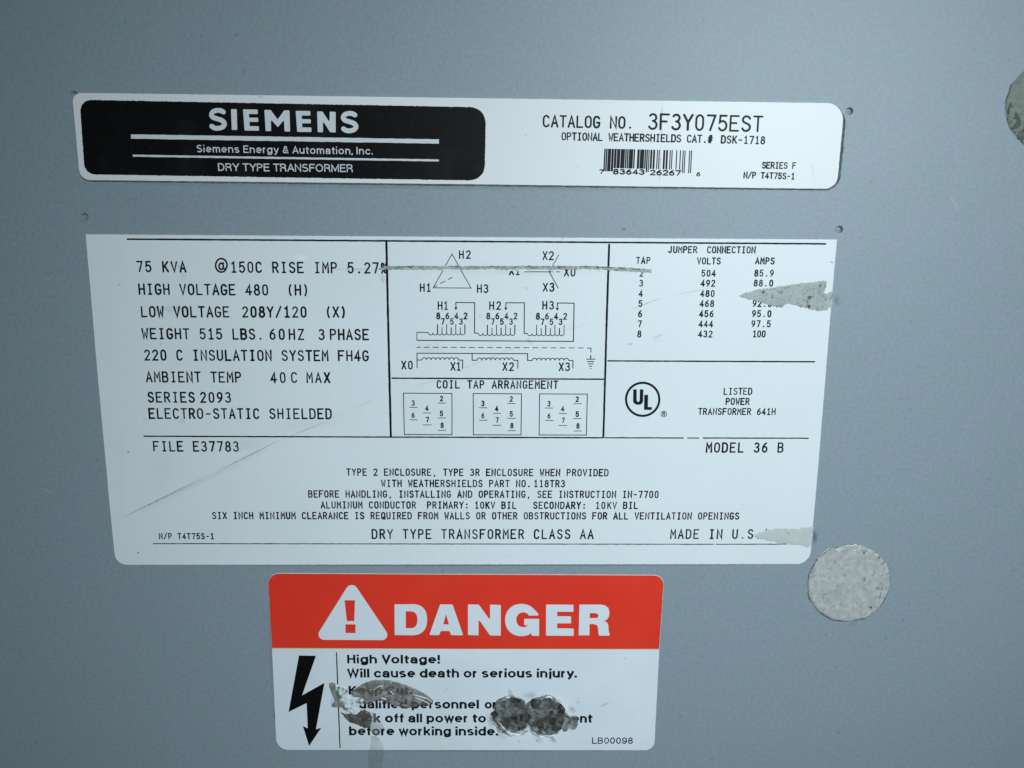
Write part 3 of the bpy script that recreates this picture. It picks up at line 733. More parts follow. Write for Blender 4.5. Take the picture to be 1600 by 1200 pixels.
for k, (q, dx, dy) in enumerate([([(630.5, 613.9), (706.3, 614.6), (706.3, 678.9), (632, 678.5)], 0, 0), ([(739.4, 614.6), (814.8, 615), (814, 679.2), (739.7, 678.9)], 108.8, .6), ([(843, 615.1), (917.6, 615.5), (916, 679.4), (842.3, 679.2)], 211.8, 1.0)]):
    mb = MB(); mb.ribbon(q + [q[0]], 1.1, K)
    for ch, xc, yb, u0, u1, uyy in (('3', 645.8, 633, 639.5, 652.3, 636.2), ('2', 690, 626, 684, 696.7, 629.5), ('4', 667.2, 641, 661, 674, 644.8), ('6', 645.8, 652, 640, 653, 655.6), ('5', 690, 649.3, 684, 697, 652.7), ('7', 668, 659, 661, 674.5, 663.5), ('8', 691, 667.7, 684.5, 697, 672)):
        glyph(mb, ch, xc + dx, yb + dy, 7.2, 1.2, K); mb.line(u0 + dx, uyy + dy, u1 + dx, uyy + dy, .85, K)
    mb.build('coil_tap_box', m_black, big)
# certification mark: ring with the two offset letters
mb = MB()
def ell(cx, cy, rx, ry, n=48): return [(cx + rx * math.cos(2 * math.pi * i / n), cy - ry * math.sin(2 * math.pi * i / n)) for i in range(n)]
mb.poly(ell(1003.9, 623.6, 27.7, 27.6), K, [ell(1003.9, 623.6, 24.2, 24.0)])
mb.poly([(989.2, 608), (994.6, 608), (994.5, 624.6), (995.3, 626.8), (996.6, 627.6), (998.2, 627.2), (999.2, 625), (999.6, 608), (1005, 608.1), (1004.5, 627), (1003, 630), (1000, 632), (994, 632), (990.6, 630), (989, 627.2)], K)
mb.poly([(1006.4, 616.6), (1012.4, 616.6), (1012, 635.6), (1018.4, 635.8), (1018.2, 640.2), (1006, 640)], K)
mb.ribbon(ell(1037, 646.4, 4.4, 4.4, 20) + [ell(1037, 646.4, 4.4, 4.4, 20)[0]], .8, K); stext(mb, 'R', 1035.3, 648.8, 1035.3, 648.8, 5, .8, K, .65)
mb.build('certification_mark', m_black, big)

# ================================================================== danger sticker
dg = thing('danger_sticker', 728, 1033, 'red and white DANGER high voltage sticker with lightning arrow, lowest of the three labels', 'sticker')
m_dang = mat('white_sticker_face', (0.69, 0.72, 0.76), .42, .45, mottles=[(45, 3, .4, .75, (0.57, 0.65, 0.66), .6), (1600, 3, .58, .8, (0.55, 0.6, 0.6), .35)], origin=dg.location, bump=[(14, 2, .2, .002)],
    smudges_and_shade=[(975, 1027, 977, 1028.5, 1.5, 1.0, DARK), (937, 1104, 952, 1097, 2.6, .5, DIRT_SHADE), (890, 1104, 898, 1112, 6, .6, DIRT_SHADE), (900, 1096, 906, 1098, 2, .5, DIRT_SHADE), (795, 1075, 800, 1092, 5, .55, DIRT_SHADE), (818, 1084, 832, 1090, 8, .35, DIRT_SHADE),
             (764, 1116, 770, 1135, 8, .55, DIRT_SHADE), (799, 1117, 800, 1117, 38, .45, DIRT_SHADE), (852, 1117, 853, 1117, 40, .4, DIRT_SHADE), (545, 1095, 560, 1110, 34, .25, DIRT_SHADE), (830, 1090, 832, 1083, 9, .5, DIRT_SHADE), (608, 1085, 640, 1090, 28, .2, DIRT_SHADE), (838, 1150, 846, 1160, 7, .4, DIRT_SHADE), (858, 1148, 868, 1160, 5, .75, (0.10, 0.06, 0.05)), (775, 1145, 790, 1152, 8, .28, DIRT_SHADE), (880, 1140, 892, 1132, 9, .35, DIRT_SHADE), (808, 1156, 814, 1160, 3, .3, DIRT_SHADE),
             (692, 1082, 702, 1073, 1.4, .3, DIRT_SHADE), (838, 1156, 841, 1158, 1.6, .8, DARK), (595, 978, 600, 984, 3, .4, DIRT_SHADE), (520, 1088, 518, 1104, 4, .35, DIRT_SHADE)])
out = round_poly([(418.6, 895.2, 17), (728, 896.8, 0), (1037.8, 898.2, 15), (1030, 1013, 0), (1022, 1171.8, 15), (728, 1171.6, 0), (432.2, 1171.2, 19), (425, 1012, 0)], 9)
mb = MB(); mb.slab(densify(out, 5, .3, seed=21), 0, T_DANGER, .4, .00006); mb.build('sticker_sheet', m_dang, dg)
HD = T_DANGER + INK
m_red = mat('red_print', (0.72, 0.036, 0.018), .42, .3, mottles=[(60, 3, .4, .75, (0.78, 0.046, 0.020), .8), (1500, 3, .5, .8, (0.66, 0.036, 0.020), .5)])
m_wd = mat('white_sticker_print', (0.67, 0.70, 0.74), .42, .45, mottles=[(1600, 3, .58, .8, (0.53, 0.58, 0.6), .35)])
red = round_poly([(419.0, 895.6, 16.6), (728, 897.2, 0), (1037.4, 898.6, 14.6), (1029.6, 1013.4, 0), (728, 1013.1, 0), (425.4, 1011.8, 0)], 9)
mb = MB(); mb.poly(red, HD); mb.build('red_band', m_red, dg)
m_yel = mat('yellow_fringe', (0.62, 0.50, 0.22), .5, .4)
mb = MB(); mb.line(425.4, 1012.5, 1029.6, 1014.1, .9, HD - LAY, .1); mb.build('yellow_print_fringe', m_yel, dg)
HD2 = HD + LAY * 2
mb = MB(); mb.poly(round_poly([(549.6, 905.4, 9.5), (491.2, 998.9, 8.5), (612.8, 999.7, 8.5)], 8), HD2); mb.build('warning_triangle', m_wd, dg)
mb = MB(); mb.poly([(538.5, 937.2), (554.9, 937.3), (553.8, 969.7), (542.3, 969.6)], HD2 + LAY * 2); mb.poly([(539.9, 974.7), (555.7, 974.9), (555.8, 988.5), (540.2, 988.3)], HD2 + LAY * 2); mb.build('exclamation_mark', m_red, dg)
mb = MB()
def C8(pts): return [(600 + x / 5.333, 880 + y / 5.333) for x, y in pts]
def rp(pts, r=1.6): return round_poly([(x, y, r) for x, y in pts], 3)
def bulge(cx, cy, rx, ry, a0, a1, n=14, e=2.35):
    o = []
    for i in range(n + 1):
        a = math.radians(a0 + (a1 - a0) * i / n); c, s_ = math.cos(a), math.sin(a)
        o.append((cx + rx * math.copysign(abs(c) ** (2 / e), c), cy - ry * math.copysign(abs(s_) ** (2 / e), s_)))
    return o
# D
mb.poly(C8([(88, 340), (240, 338)] + bulge(240, 467, 120, 129, 84, -84) + [(236, 597), (90, 595)]), HD2,
        [C8([(182, 398), (225, 398)] + bulge(225, 468, 54, 70, 80, -80) + [(225, 538), (182, 537)])])
# A
mb.poly(rp(C8([(468, 340), (572, 341), (660, 597), (560, 596), (547, 562), (474, 561), (460, 595), (378, 595)]), 1.3), HD2, [C8([(518, 420), (541, 507), (494, 506)])])
# N
mb.poly(rp(C8([(700, 340), (790, 342), (884, 472), (884, 342), (973, 345), (973, 600), (884, 598), (788, 462), (788, 598), (700, 595)]), 1.2), HD2)
# G
outer_g = C8(bulge(1150, 470, 140, 136, 24, 330, 34, 2.15))
gp = C8([(1284, 432), (1230, 432)]) ; 
g = [(1287, 420), (1284, 432), (1206, 434)] + bulge(1160, 468, 58, 62, 46, 300, 18, 2.1) + [(1206, 515), (1168, 512), (1168, 460), (1292, 460), (1292, 602), (1232, 600), (1224, 578)] + bulge(1145, 470, 136, 134, 296, 40, 34, 2.15)
mb.poly(C8(g), HD2)
# E
mb.poly(rp(C8([(1350, 341), (1578, 343), (1578, 402), (1442, 401), (1442, 438), (1558, 439), (1558, 498), (1442, 497), (1442, 539), (1580, 541), (1580, 602), (1350, 600)]), 1.1), HD2)
# R
def CR(pts): return [(850 + x / 3.75, 880 + y / 3.75) for x, y in pts]
mb.poly(CR([(207, 240), (330, 240), (358, 245), (376, 260), (383, 285), (380, 310), (368, 328), (352, 336), (368, 345), (376, 362), (378, 395), (384, 416), (382, 422), (322, 422), (318, 408), (316, 376), (308, 360), (290, 354), (266, 354), (266, 420), (203, 420)]), HD2, [CR([(267, 290), (300, 290), (312, 294), (318, 302), (317, 312), (308, 319), (267, 319)])])
mb.build('danger_lettering', m_wd, dg)
bolt = [(415, 145), (578, 148), (445, 528), (660, 408), (578, 856), (630, 838), (512, 1015), (452, 822), (499, 846), (488, 603), (315, 688)]
mb = MB(); mb.poly([(400 + x / 6.154, 1000 + y / 6.154) for x, y in bolt], HD); mb.build('lightning_arrow', m_field, dg)
mb = MB(); mb.line(526, 1018.7, 531.5, 1168, 1.5, HD, .1); mb.build('rule_line', m_black, dg)
for s_, a in (('High Voltage!', (542.4, 1036, 687.8, 1036.3, 13.6)), ('Will cause death or serious injury.', (542.6, 1058.0, 901.4, 1058.2, 13.8)), ('Keep Out.', (545, 1084.6, 644, 1084.6, 13.6)),
              ('Qualified personnel', (545.2, 1106.3, 748.5, 1106.6, 13.8)), ('only', (757.3, 1106.6, 796, 1106.8, 13.8)), ('Lock off all power to', (545.3, 1128, 759.6, 1128.3, 13.8)), ('this equipment', (778, 1128.3, 926, 1128.6, 13.8)), ('before working inside.', (545.6, 1148.2, 778.6, 1148.7, 13.8))):
    mb = MB(); ftext(mb, s_, *a, HD, 3.6, .075, .34, .24); mb.build('text_line', m_black, dg)
mb = MB(); ftext(mb, 'LB00098', 924.8, 1161.3, 988.6, 1161.5, 9.8, HD, 1.35, .12); mb.build('text_line', m_black, dg)

# ================================================================== residues, putty, tape scars
def nz(x, y, s, z=0.0): return noise.noise((x * s, y * s, z))
m_putty = mat('dried_grey_adhesive', (0.395, 0.395, 0.385), .85, .2,
    mottles=[(110, 4, .4, .68, (0.33, 0.345, 0.335), .8), (420, 5, .45, .7, (0.52, 0.52, 0.50), .6), (700, 4, .52, .68, (0.24, 0.26, 0.25), .6), (330, 6, .62, .72, (0.12, 0.135, 0.125), .75)],
    bump=[(900, 5, .5, .0004)])
m_putty_dark = mat('weathered_adhesive', (0.20, 0.225, 0.185), .85, .2, mottles=[(130, 5, .4, .65, (0.13, 0.155, 0.13), .7), (700, 5, .5, .7, (0.27, 0.29, 0.25), .7), (380, 6, .6, .72, (0.07, 0.08, 0.075), .7)], bump=[(900, 5, .5, .0004)])
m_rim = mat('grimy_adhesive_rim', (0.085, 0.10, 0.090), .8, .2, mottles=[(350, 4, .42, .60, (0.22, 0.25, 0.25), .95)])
m_lip = mat('torn_white_lip', (0.58, 0.60, 0.57), .7, .2, mottles=[(500, 4, .44, .58, (0.34, 0.36, 0.33), .95)])

m_pitr = mat('grimy_pit', (0.10, 0.115, 0.10), .8, .2, alpha=(600, .40, .56, .0, .9))
def putty_spot(cx, cy, rx, ry, rot, material, label, seed, torn=True):
    t = thing('adhesive_spot', cx, cy, label, 'adhesive patch', 'round grey adhesive patches on the panel')
    def el(k, jit):
        o = []
        for i in range(170):
            a = 2 * math.pi * i / 170; x = rx * k * math.cos(a); y = ry * k * math.sin(a)
            x2 = x * math.cos(rot) - y * math.sin(rot); y2 = x * math.sin(rot) + y * math.cos(rot)
            q = 1 + jit * nz(x2, y2, .06, seed) + jit * .7 * nz(x2, y2, .3, seed + 5)
            o.append((cx + x2 * q, cy + y2 * q))
        return o
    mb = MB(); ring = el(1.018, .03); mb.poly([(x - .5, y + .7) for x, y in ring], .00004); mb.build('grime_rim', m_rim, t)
    body = el(.995, .035)
    def hf(x, y, d):
        e = min(1, d / 3.0)
        return e * (.00014 + .00006 * nz(x, y, .05, seed) + .00005 * nz(x, y, .22, seed + 2) + .00003 * nz(x, y, .7, seed)) + .00004 * math.exp(-((d - 3.2) / 2.2) ** 2)
    patch(body, 1.9, hf, .00009).build('adhesive_pad', material, t, smooth=True)
    if torn:
        lips = [[(-52, -34), (-45, -44), (-39, -49), (-31, -54), (-25, -53), (-14, -52), (-4, -54), (2, -52), (10, -51), (16, -54), (26, -52), (35, -47), (44, -40), (48, -36)], [(-24, -53), (-16, -49), (-13, -47)], [(38, -20), (46, -14), (50, -10)], [(49, 0), (52, 5), (49, 16), (47, 24)], [(-8, -57), (6, -59), (18, -58), (30, -55)]]
        mb = MB()
        for j, l in enumerate(lips):
            l = densify(l, 1.6, 1.6, False, .35, seed + j)
            n = len(l)
            L = []
            for i, (x, y) in enumerate(l):
                w2 = (1.1 + .7 * nz(x, y, .4, 3)) * (math.sin(math.pi * (i + .4) / (n)) ** .5)
                L.append([mb.pt(cx + x, cy + y - w2, .00022), mb.pt(cx + x + .1, cy + y - w2 * .1, .00050), mb.pt(cx + x, cy + y + w2, .00028)])
            for a, b in zip(L, L[1:]):
                mb.f.append((a[0], b[0], b[1], a[1])); mb.f.append((a[1], b[1], b[2], a[2]))
        mb.build('torn_edge', m_lip, t, smooth=True)
    # loose flakes and pits
    mb = MB()
    rnd = random.Random(seed)
    spots = [(23, -47, 2.2, 5), (46, -40, 2.0, 4.0), (-41, 10, 1.6, 2.4), (-34, 26, 1.0, 3), (51, -12, 4, 2.2), (60, -28, 2.2, 3), (-24, -1, 1.4, 1.2), (34, 38, 3.4, 3.2), (-55, -28, 1.6, 2.4), (5, -12, .9, .9)] if torn else [(-54, 24, 16, 30), (-42, 42, 20, 22), (-62, 4, 8, 24)]
    for x, y, a, b in spots:
        mb.poly([(cx + x + a * .55 * math.cos(q * .7854) * rnd.uniform(.7, 1.2), cy + y + b * .55 * math.sin(q * .7854) * rnd.uniform(.7, 1.2)) for q in range(8)], .00042)
    mb.build('dark_pits', m_pitr, t)
    return t
putty_spot(1326.5, 910.5, 64.5, 59.5, math.radians(-22), m_putty, 'pale grey round dried adhesive patch by the lower right corner of the rating label', 3)
putty_spot(1640, 168, 68, 68, 0, m_putty_dark, 'greenish grey round adhesive patch cut off by the right edge of the photo', 11, False)

# tape residues torn to arrow heads
r1 = [(1153, 462.5), (1170, 456), (1186, 452), (1206, 449.5), (1225, 446.5), (1250, 442.6), (1270, 441), (1283, 438.6), (1289.5, 438.2), (1292, 440.5), (1290, 447), (1288, 454), (1285.5, 456), (1291.5, 460.5), (1301.5, 453), (1300.2, 468), (1298.5, 478), (1291, 484.3), (1281, 485.6), (1270, 484), (1256, 481), (1246, 477.8), (1233, 474.2), (1225, 475.6), (1221.5, 481), (1216, 480.4), (1204, 477), (1190, 473), (1176, 468.6)]
m_fib = mat('grey_tape_residue', (0.42, 0.435, 0.42), .85, .2,
    mottles=[(150, 5, .42, .68, (0.33, 0.35, 0.345), .75), (900, 5, .54, .68, (0.22, 0.245, 0.24), .8), (430, 6, .58, .67, (0.06, 0.07, 0.075), .95)], bump=[(1200, 5, .4, .0003)])
def res(poly, material, label, cx, cy, hmul=1.0, step=1.8, base=T_MAIN, name='tape_residue', cat='tape residue', group='torn grey tape residues on the rating label'):
    def hf(x, y, d): return hmul * (min(1, d / 1.6) * .00005 + .00002 + .00006 * nz(x, y, .35, 4) * min(1, d / 2))
    p = patch(densify(poly, 1.5, 2.2, sc_=.55, seed=5), step, hf, base + INK + LAY * 4)
    o = p.build(name, material, None, smooth=True); recentre(o, cx, cy)
    tag(o, label, cat, group); return o
res(r1, m_fib, 'speckled grey arrow shaped tape residue over the amps column of the rating label', 1230, 462)
m_fib2 = mat('beige_tape_residue', (0.49, 0.51, 0.485), .8, .2, mottles=[(120, 4, .42, .7, (0.41, 0.44, 0.41), .7), (520, 5, .55, .75, (0.52, 0.56, 0.54), .7), (420, 6, .66, .74, (0.12, 0.14, 0.13), .7)], bump=[(900, 4, .3, .0003)])
r2 = [(1176, 837.5), (1184, 833), (1195, 828.5), (1208, 826.5), (1221, 824.6), (1232, 826), (1245, 825.4), (1258, 824.4), (1270, 821.6), (1268.6, 836), (1266.4, 850.8), (1262, 854.6), (1252, 851), (1240, 850.8), (1228, 848.8), (1214, 847), (1198, 843.6), (1186, 840.6)]
res(r2, m_fib2, 'pale beige arrow shaped tape residue covering the end of the made in line', 1222, 840)

# long gouge across the top of the rating label
gx = [592 + i * 2.0 for i in range(213)]
def gy(x): return 418.6 + 1.6 * max(0, (605 - x) / 13) + (0 if x < 930 else (x - 930) * .055) + .5 * nz(x, 3, .05, 1)
upl = [(x, gy(x) - (3.2 + 1.6 * nz(x, 0, .3, 2) + 1.5 * nz(x, 0, .9, 7)) * min(1, (x - 588) / 12) * (1 if x < 1008 else .8)) for x in gx]
lol = [(x, gy(x) + (2.5 + 1.4 * nz(x, 9, .3, 2) + 1.4 * nz(x, 5, .8, 7)) * min(1, (x - 588) / 12)) for x in gx]
goug = upl + [(1018, 419.6), (1017, 427)] + lol[::-1]
m_gouge = mat('raw_grey_gouge', (0.37, 0.375, 0.365), .85, .2, mottles=[(260, 5, .42, .66, (0.24, 0.25, 0.235), .8), (1100, 5, .48, .66, (0.50, 0.52, 0.50), .7), (520, 6, .58, .68, (0.09, 0.10, 0.09), .85)], bump=[(1300, 5, .25, .0003)])
gh = thing('tape_streak', 805, 420, 'thin rough grey tear streak crossing the wiring diagram near the top of the rating label', 'tear streak')
patch(goug, 1.6, lambda x, y, d: .00002 * min(1, d / 1.2) + .00003 * nz(x, y, .6, 3), T_MAIN + INK + LAY * 5).build('torn_strip', m_gouge, gh, smooth=True)
mb = MB()
for x0, x1 in ((594, 612), (616, 640), (628, 662), (668, 684), (700, 722), (734, 748), (760, 790), (796, 812), (820, 836), (846, 872), (880, 892), (905, 925), (934, 958), (966, 978), (988, 1000), (1003, 1016)):
    pts = [(x, gy(x) - 1.9 + 1.0 * nz(x, 4, .25, 6)) for x in [x0 + i * 1.5 for i in range(int((x1 - x0) / 1.5) + 1)]]
    n = len(pts); L = []
    for i, (x, y) in enumerate(pts):
        ww = (.9 + .5 * nz(x, 2, .5, 8)) * math.sin(math.pi * (i + .5) / n) ** .5 + .1
        L.append([mb.pt(x, y - ww, T_MAIN + .00024), mb.pt(x, y + ww, T_MAIN + .00024)])
    for a, b in zip(L, L[1:]): mb.f.append((a[0], b[0], b[1], a[1]))
mb.build('dark_crease', mat('crease_grime', (0.15, 0.16, 0.145), .8, .2, mottles=[(900, 5, .45, .62, (0.30, 0.32, 0.30), .9)], alpha=(420, .42, .58, .1, .95)), gh)
mb = MB()
for x0, x1 in ((676, 684), (690, 704), (740, 757), (760, 772), (792, 802), (806, 822), (828, 846), (900, 918), (922, 929), (934, 944), (952, 958)):
    pts = [(x, gy(x) + 3.5 + .5 * nz(x, 1, .5, 9)) for x in [x0 + i * 1.5 for i in range(int((x1 - x0) / 1.5) + 1)]]
    n = len(pts); L = []
    for i, (x, y) in enumerate(pts):
        ww = .95 * math.sin(math.pi * (i + .5) / n) ** .5 + .15
        L.append([mb.pt(x, y - ww, T_MAIN + .0001), mb.pt(x, y, T_MAIN + .00035), mb.pt(x, y + ww, T_MAIN + .00008)])
    for a, b in zip(L, L[1:]): mb.f.append((a[0], b[0], b[1], a[1])); mb.f.append((a[1], b[1], b[2], a[2]))
mb.build('raised_lip', mat('bright_torn_lip', (0.82, 0.86, 0.86), .35, .6), gh, smooth=True)

# streak on the film and small lips are added below
# glue film and foamy crust at the left of the sticker text
glue = thing('glue_smear', 590, 1098, 'brown translucent glue smear with white crust over the left words of the danger sticker', 'glue smear')
m_film = mat('brown_glue_film', (0.110, 0.098, 0.080), .32, .5, mottles=[(600, 5, .42, .68, (0.22, 0.21, 0.185), .8), (700, 5, .58, .68, (0.55, 0.57, 0.55), .8)], bump=[(700, 5, .8, .0008)], alpha=(500, .35, .65, .44, .78))
film = smooth_closed([(548, 1083), (556, 1075), (574, 1065), (592, 1061.5), (612, 1063), (636, 1070), (656, 1079), (671, 1088), (677, 1095), (672, 1099), (655, 1103), (632, 1105.5), (612, 1100), (596, 1094), (583, 1096), (572, 1100), (560, 1094)], 4)
def hfilm(x, y, d): return min(1, d / 2.5) * (.00022 + .00008 * nz(x, y, .18, 2) + .00004 * nz(x, y, .5, 2)) + .00008 * math.exp(-((d - 2) / 1.4) ** 2)
film = densify(film, 1.6, 1.1, sc_=.33, seed=3)
patch(film, 1.8, hfilm, HD + LAY * 6).build('glue_film', m_film, glue, smooth=True)
def fstreak(pts, wd):
    pts = densify(pts, 1.2, .9, False, .35, 6); n = len(pts); L = []; mb = MB()
    for i, (x, y) in enumerate(pts):
        ww = wd * math.sin(math.pi * (i + .4) / n) ** .6 * (1 + .6 * nz(x, y, .4, 2)) + .1
        L.append([mb.pt(x, y - ww, HD + .0004), mb.pt(x, y, HD + .0007), mb.pt(x, y + ww, HD + .0003)])
    for a, b in zip(L, L[1:]): mb.f.append((a[0], b[0], b[1], a[1])); mb.f.append((a[1], b[1], b[2], a[2]))
    mb.build('pale_crease', mat('pale_glue_crease', (0.6, 0.63, 0.6), .3, .6), glue, smooth=True)
fstreak([(645, 1083), (656, 1086.5), (668, 1090), (675, 1095)], .8); fstreak([(648, 1088), (660, 1092), (672, 1098)], .5)
m_brown = mat('dark_glue', (0.075, 0.068, 0.058), .32, .5, mottles=[(500, 5, .42, .66, (0.17, 0.16, 0.14), .7), (900, 4, .6, .72, (0.4, 0.42, 0.4), .5)], bump=[(600, 4, .8, .0007)], alpha=(400, .3, .6, .72, .97))
dk = smooth_closed([(533, 1112), (541, 1115), (552, 1113), (562, 1110), (570, 1108), (578, 1112), (581, 1121), (580, 1130), (577, 1136), (572, 1137), (562, 1133), (548, 1127), (538, 1120)], 4)
dk = densify(dk, 1.5, 2.2, sc_=.4, seed=8)
patch(dk, 1.6, hfilm, HD + LAY * 8).build('dark_glue', m_brown, glue, smooth=True)
m_foam = mat('white_foam_crust', (0.62, 0.67, 0.69), .7, .3, mottles=[(420, 5, .54, .61, (0.10, 0.105, 0.095), .9), (1300, 5, .58, .72, (0.4, 0.44, 0.44), .6)], bump=[(800, 4, .6, .0006)])
fo = smooth_closed([(524, 1069), (532, 1069), (540, 1071), (544, 1078), (545, 1085), (552, 1088), (562, 1087), (569, 1090), (566, 1098), (561, 1104), (563, 1112), (555, 1116), (545, 1111), (536, 1106), (538, 1098), (530, 1091), (526, 1082)], 4)
patch(densify(fo, 1.5, 1.6, sc_=.5, seed=2), 1.5, lambda x, y, d: min(1, d / 2) * (.00045 + .00035 * nz(x, y, .22, 6) + .00018 * nz(x, y, .6, 6)), HD + LAY * 10).build('foam_crust', m_foam, glue, smooth=True)
for q in ([(530, 1070), (537, 1075), (541, 1083)], [(544, 1092), (553, 1097), (562, 1098)], [(540, 1101), (549, 1107), (557, 1113)], [(550, 1089), (556, 1092), (566, 1094)], [(584, 1076), (592, 1071), (600, 1069)], [(610, 1078), (616, 1083)], [(596, 1088), (604, 1092)], [(575, 1078), (571, 1086)]): fstreak(q, .9)
m_rimg = mat('olive_glue_rim', (0.17, 0.18, 0.15), .5, .4, mottles=[(700, 4, .45, .65, (0.35, 0.38, 0.35), .8)], alpha=(600, .35, .6, .55, .9))
rim = smooth_closed([(515, 1067), (521, 1065.5), (526, 1070), (526, 1080), (531, 1091), (537, 1097), (536, 1104), (529, 1104.5), (520, 1104), (519, 1100), (523, 1094), (519, 1084), (515, 1073)], 4)
patch(rim, 1.6, hfilm, HD + LAY * 7).build('glue_rim', m_rimg, glue, smooth=True)
m_drip = mat('clear_glue_run', (0.30, 0.32, 0.28), .5, .3, alpha=(160, .35, .65, .14, .36))
drip = smooth_closed([(582, 1112), (588, 1118), (596, 1128), (601, 1138), (595, 1140), (588, 1150), (584, 1146), (579, 1140), (581, 1128)], 4)
patch(drip, 2.2, lambda x, y, d: min(1, d / 2.5) * .0001, HD + LAY * 7).build('glue_run', m_drip, glue, smooth=True)
drip2 = smooth_closed([(580, 1150), (588, 1150), (596, 1158), (600, 1170), (590, 1172), (578, 1171), (580, 1160)], 3)
patch(drip2, 2.2, lambda x, y, d: min(1, d / 2.5) * .00006, HD + LAY * 7).build('glue_run', m_drip, glue, smooth=True)
m_run2 = mat('glue_run_on_paint', (0.13, 0.13, 0.13), .5, .3, alpha=(160, .35, .65, .05, .22))
drip3 = smooth_closed([(577, 1172.5), (588, 1173), (600, 1172.5), (598, 1190), (594, 1215), (575, 1216), (575, 1190)], 3)
patch(drip3, 2.4, lambda x, y, d: min(1, d / 3) * .00006, .00003).build('glue_run', m_run2, glue, smooth=True)

# silicone blobs
m_sil = mat('grey_translucent_silicone', (0.142, 0.146, 0.135), .55, .35,
    mottles=[(170, 4, .46, .58, (0.050, 0.050, 0.048), .92), (330, 5, .50, .64, (0.27, 0.285, 0.27), .7), (800, 5, .50, .64, (0.035, 0.033, 0.030), .65)], bump=[(500, 5, .6, .0007)], coat=.2)
m_ring = mat('clear_silicone_rim', (0.44, 0.46, 0.45), .42, .4, mottles=[(260, 4, .44, .58, (0.09, 0.10, 0.095), .95)], coat=.3, bump=[(300, 3, .4, .0006)])
def blob(cx, cy, rx, ry, seed, label):
    t = thing('silicone_blob', cx, cy, label, 'silicone blob', 'pair of silicone blobs on the danger sticker')
    def el(k, j=.13):
        o = []
        for i in range(80):
            a = 2 * math.pi * i / 80; q = k * (1 + j * nz(math.cos(a) * 3, math.sin(a) * 3, .8, seed) + j * .4 * nz(math.cos(a) * 9, math.sin(a) * 9, 1, seed))
            o.append((cx + rx * q * math.cos(a), cy + ry * q * math.sin(a)))
        return o
    def hf(x, y, d):
        r = min(1, d / 4.5)
        ring_ = .0003 * math.exp(-((d - 2.6) / 1.8) ** 2)
        return r * (.00035 + .00030 * nz(x, y, .09, seed) + .00022 * nz(x, y, .25, seed + 3)) + ring_
    patch(el(.99), 1.4, hf, HD + LAY * (8 + seed * 6)).build('silicone_body', m_sil, t, smooth=True)
    mb = MB(); pr = el(1.0); n = len(pr)            # rolled clear rim round the blob
    rings = []
    for k in range(9):
        a = math.pi * k / 8
        row = []
        for x, y in pr:
            q = .55 + .75 * max(0, (y - cy) / ry) + .5 * nz(x, y, .12, seed)
            row.append(mb.pt(x + (x - cx) / rx * (1.5 * q * math.cos(a) - .6), y + (y - cy) / ry * (1.5 * q * math.cos(a) - .6), HD + LAY * 2 + seed * .00003 + .00055 * max(.25, q) * math.sin(a)))
        rings.append(row)
    for a, b in zip(rings, rings[1:]):
        for i in range(n): mb.f.append((a[i], a[(i + 1) % n], b[(i + 1) % n], b[i]))
    mb.build('rolled_rim', m_ring, t, smooth=True)
    return t
b1 = blob(799, 1116, 29.5, 29.5, 1, 'left one of two dark silicone blobs, just after the words power to')
b2 = blob(852, 1117, 32, 31.5, 2, 'right one of two dark silicone blobs, just before the letters ent')
m_pit = mat('black_silicone_pit', (0.022, 0.021, 0.020), .35, .4, mottles=[(600, 4, .45, .62, (0.10, 0.10, 0.09), .8)], bump=[(500, 4, .6, .0006)], alpha=(420, .40, .56, .0, .95))
def pits(parent, lst, seed):
    for k, (x, y, a, b) in enumerate(lst):
        pl = smooth_closed([(x + 1.25 * a * math.cos(q * .6283) * (1 + .6 * nz(q, x, .9, seed)), y + 1.25 * b * math.sin(q * .6283) * (1 + .6 * nz(q, y, .9, seed + 4))) for q in range(10)], 3)
        patch(pl, 1.5, lambda px_, py_, d: min(1, d / 2) * .00012, HD + LAY * 20 + .00052).build('dark_pit', m_pit, parent, smooth=True)
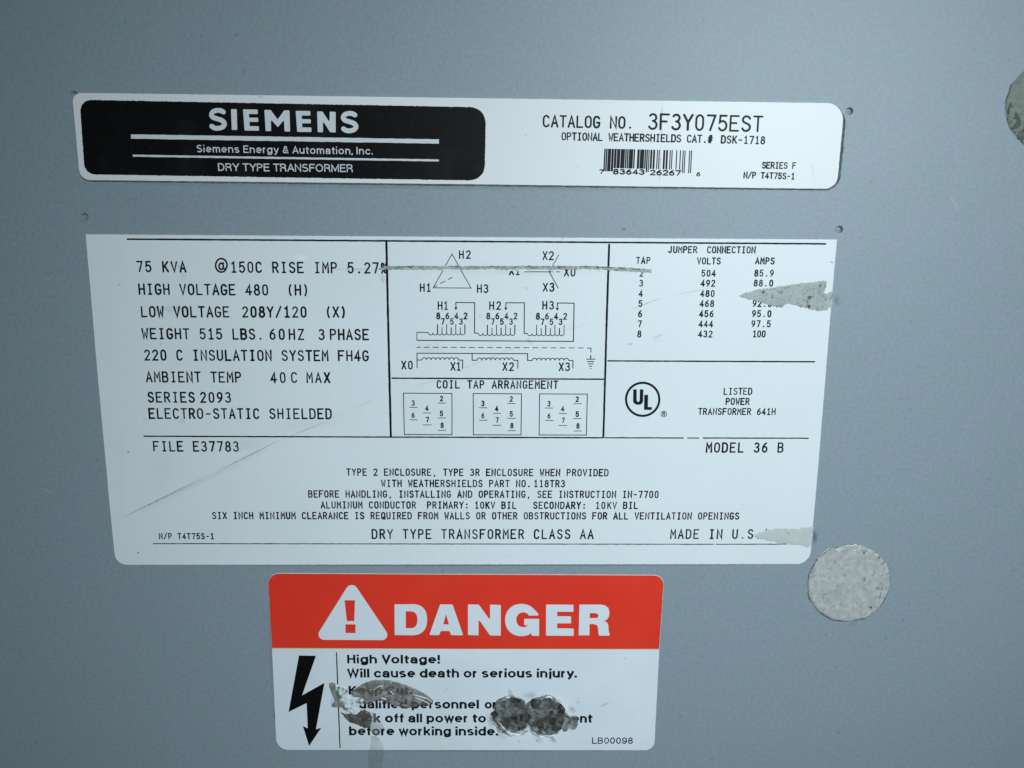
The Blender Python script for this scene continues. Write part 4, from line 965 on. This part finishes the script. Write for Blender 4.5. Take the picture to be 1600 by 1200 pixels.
pits(b1, [(803, 1121, 4.5, 6.5), (821, 1119, 8, 6), (806, 1092, 7, 3.2), (773, 1114, 4.5, 5), (812, 1135, 6, 3)], 2)
pits(b2, [(836, 1096, 7.5, 6), (868, 1130, 10, 8), (845, 1138, 8.5, 4.2), (876, 1108, 3.4, 9), (862, 1112, 2.5, 4)], 5)
m_glint = mat('silicone_highlight', (0.70, 0.73, 0.73), .4, .5, mottles=[(600, 4, .5, .62, (0.25, 0.26, 0.25), .8)])  # pale strips paint the highlights on the blob rims
def highlight_strip(parent, pts, wd):
    pts = densify(catm(pts, 5), 1.2, .7, False, .3, 8); n = len(pts); L = []; mb = MB()
    for i, (x, y) in enumerate(pts):
        ww = wd * math.sin(math.pi * (i + .4) / n) ** .6 * (1 + .5 * nz(x, y, .3, 2)) + .12
        L.append([mb.pt(x, y - ww, HD + .0006), mb.pt(x, y, HD + .00115), mb.pt(x, y + ww, HD + .0004)])
    for a, b in zip(L, L[1:]): mb.f.append((a[0], b[0], b[1], a[1])); mb.f.append((a[1], b[1], b[2], a[2]))
    mb.build('painted_highlight', m_glint, parent, smooth=True)
highlight_strip(b1, [(779, 1125), (786, 1134), (795, 1142), (806, 1145.5), (817, 1144.5), (826, 1139)], 1.5)
highlight_strip(b1, [(784, 1091), (790, 1087.5), (797, 1086)], .8)
highlight_strip(b2, [(833, 1141), (838, 1146), (846, 1148), (856, 1147.5), (867, 1145)], 1.3)
highlight_strip(b2, [(851, 1087), (857, 1086), (863, 1087.5)], 1.1)
highlight_strip(b2, [(868, 1091), (875, 1095), (882, 1103), (884, 1110)], .7)
m_tail = mat('clear_silicone_tail', (0.22, 0.25, 0.22), .3, .5, mottles=[(500, 4, .45, .62, (0.08, 0.09, 0.08), .9)], alpha=(300, .35, .6, .45, .85))
tail = smooth_closed([(882, 1112), (890, 1118), (899, 1117), (903, 1124), (902, 1134), (896, 1140), (889, 1137), (886, 1141), (880, 1142), (878, 1130)], 4)
patch(tail, 1.6, lambda x, y, d: .00035 * math.exp(-((d - 1.6) / 1.2) ** 2) + .00008, HD + LAY * 5).build('silicone_tail', m_tail, b2, smooth=True)
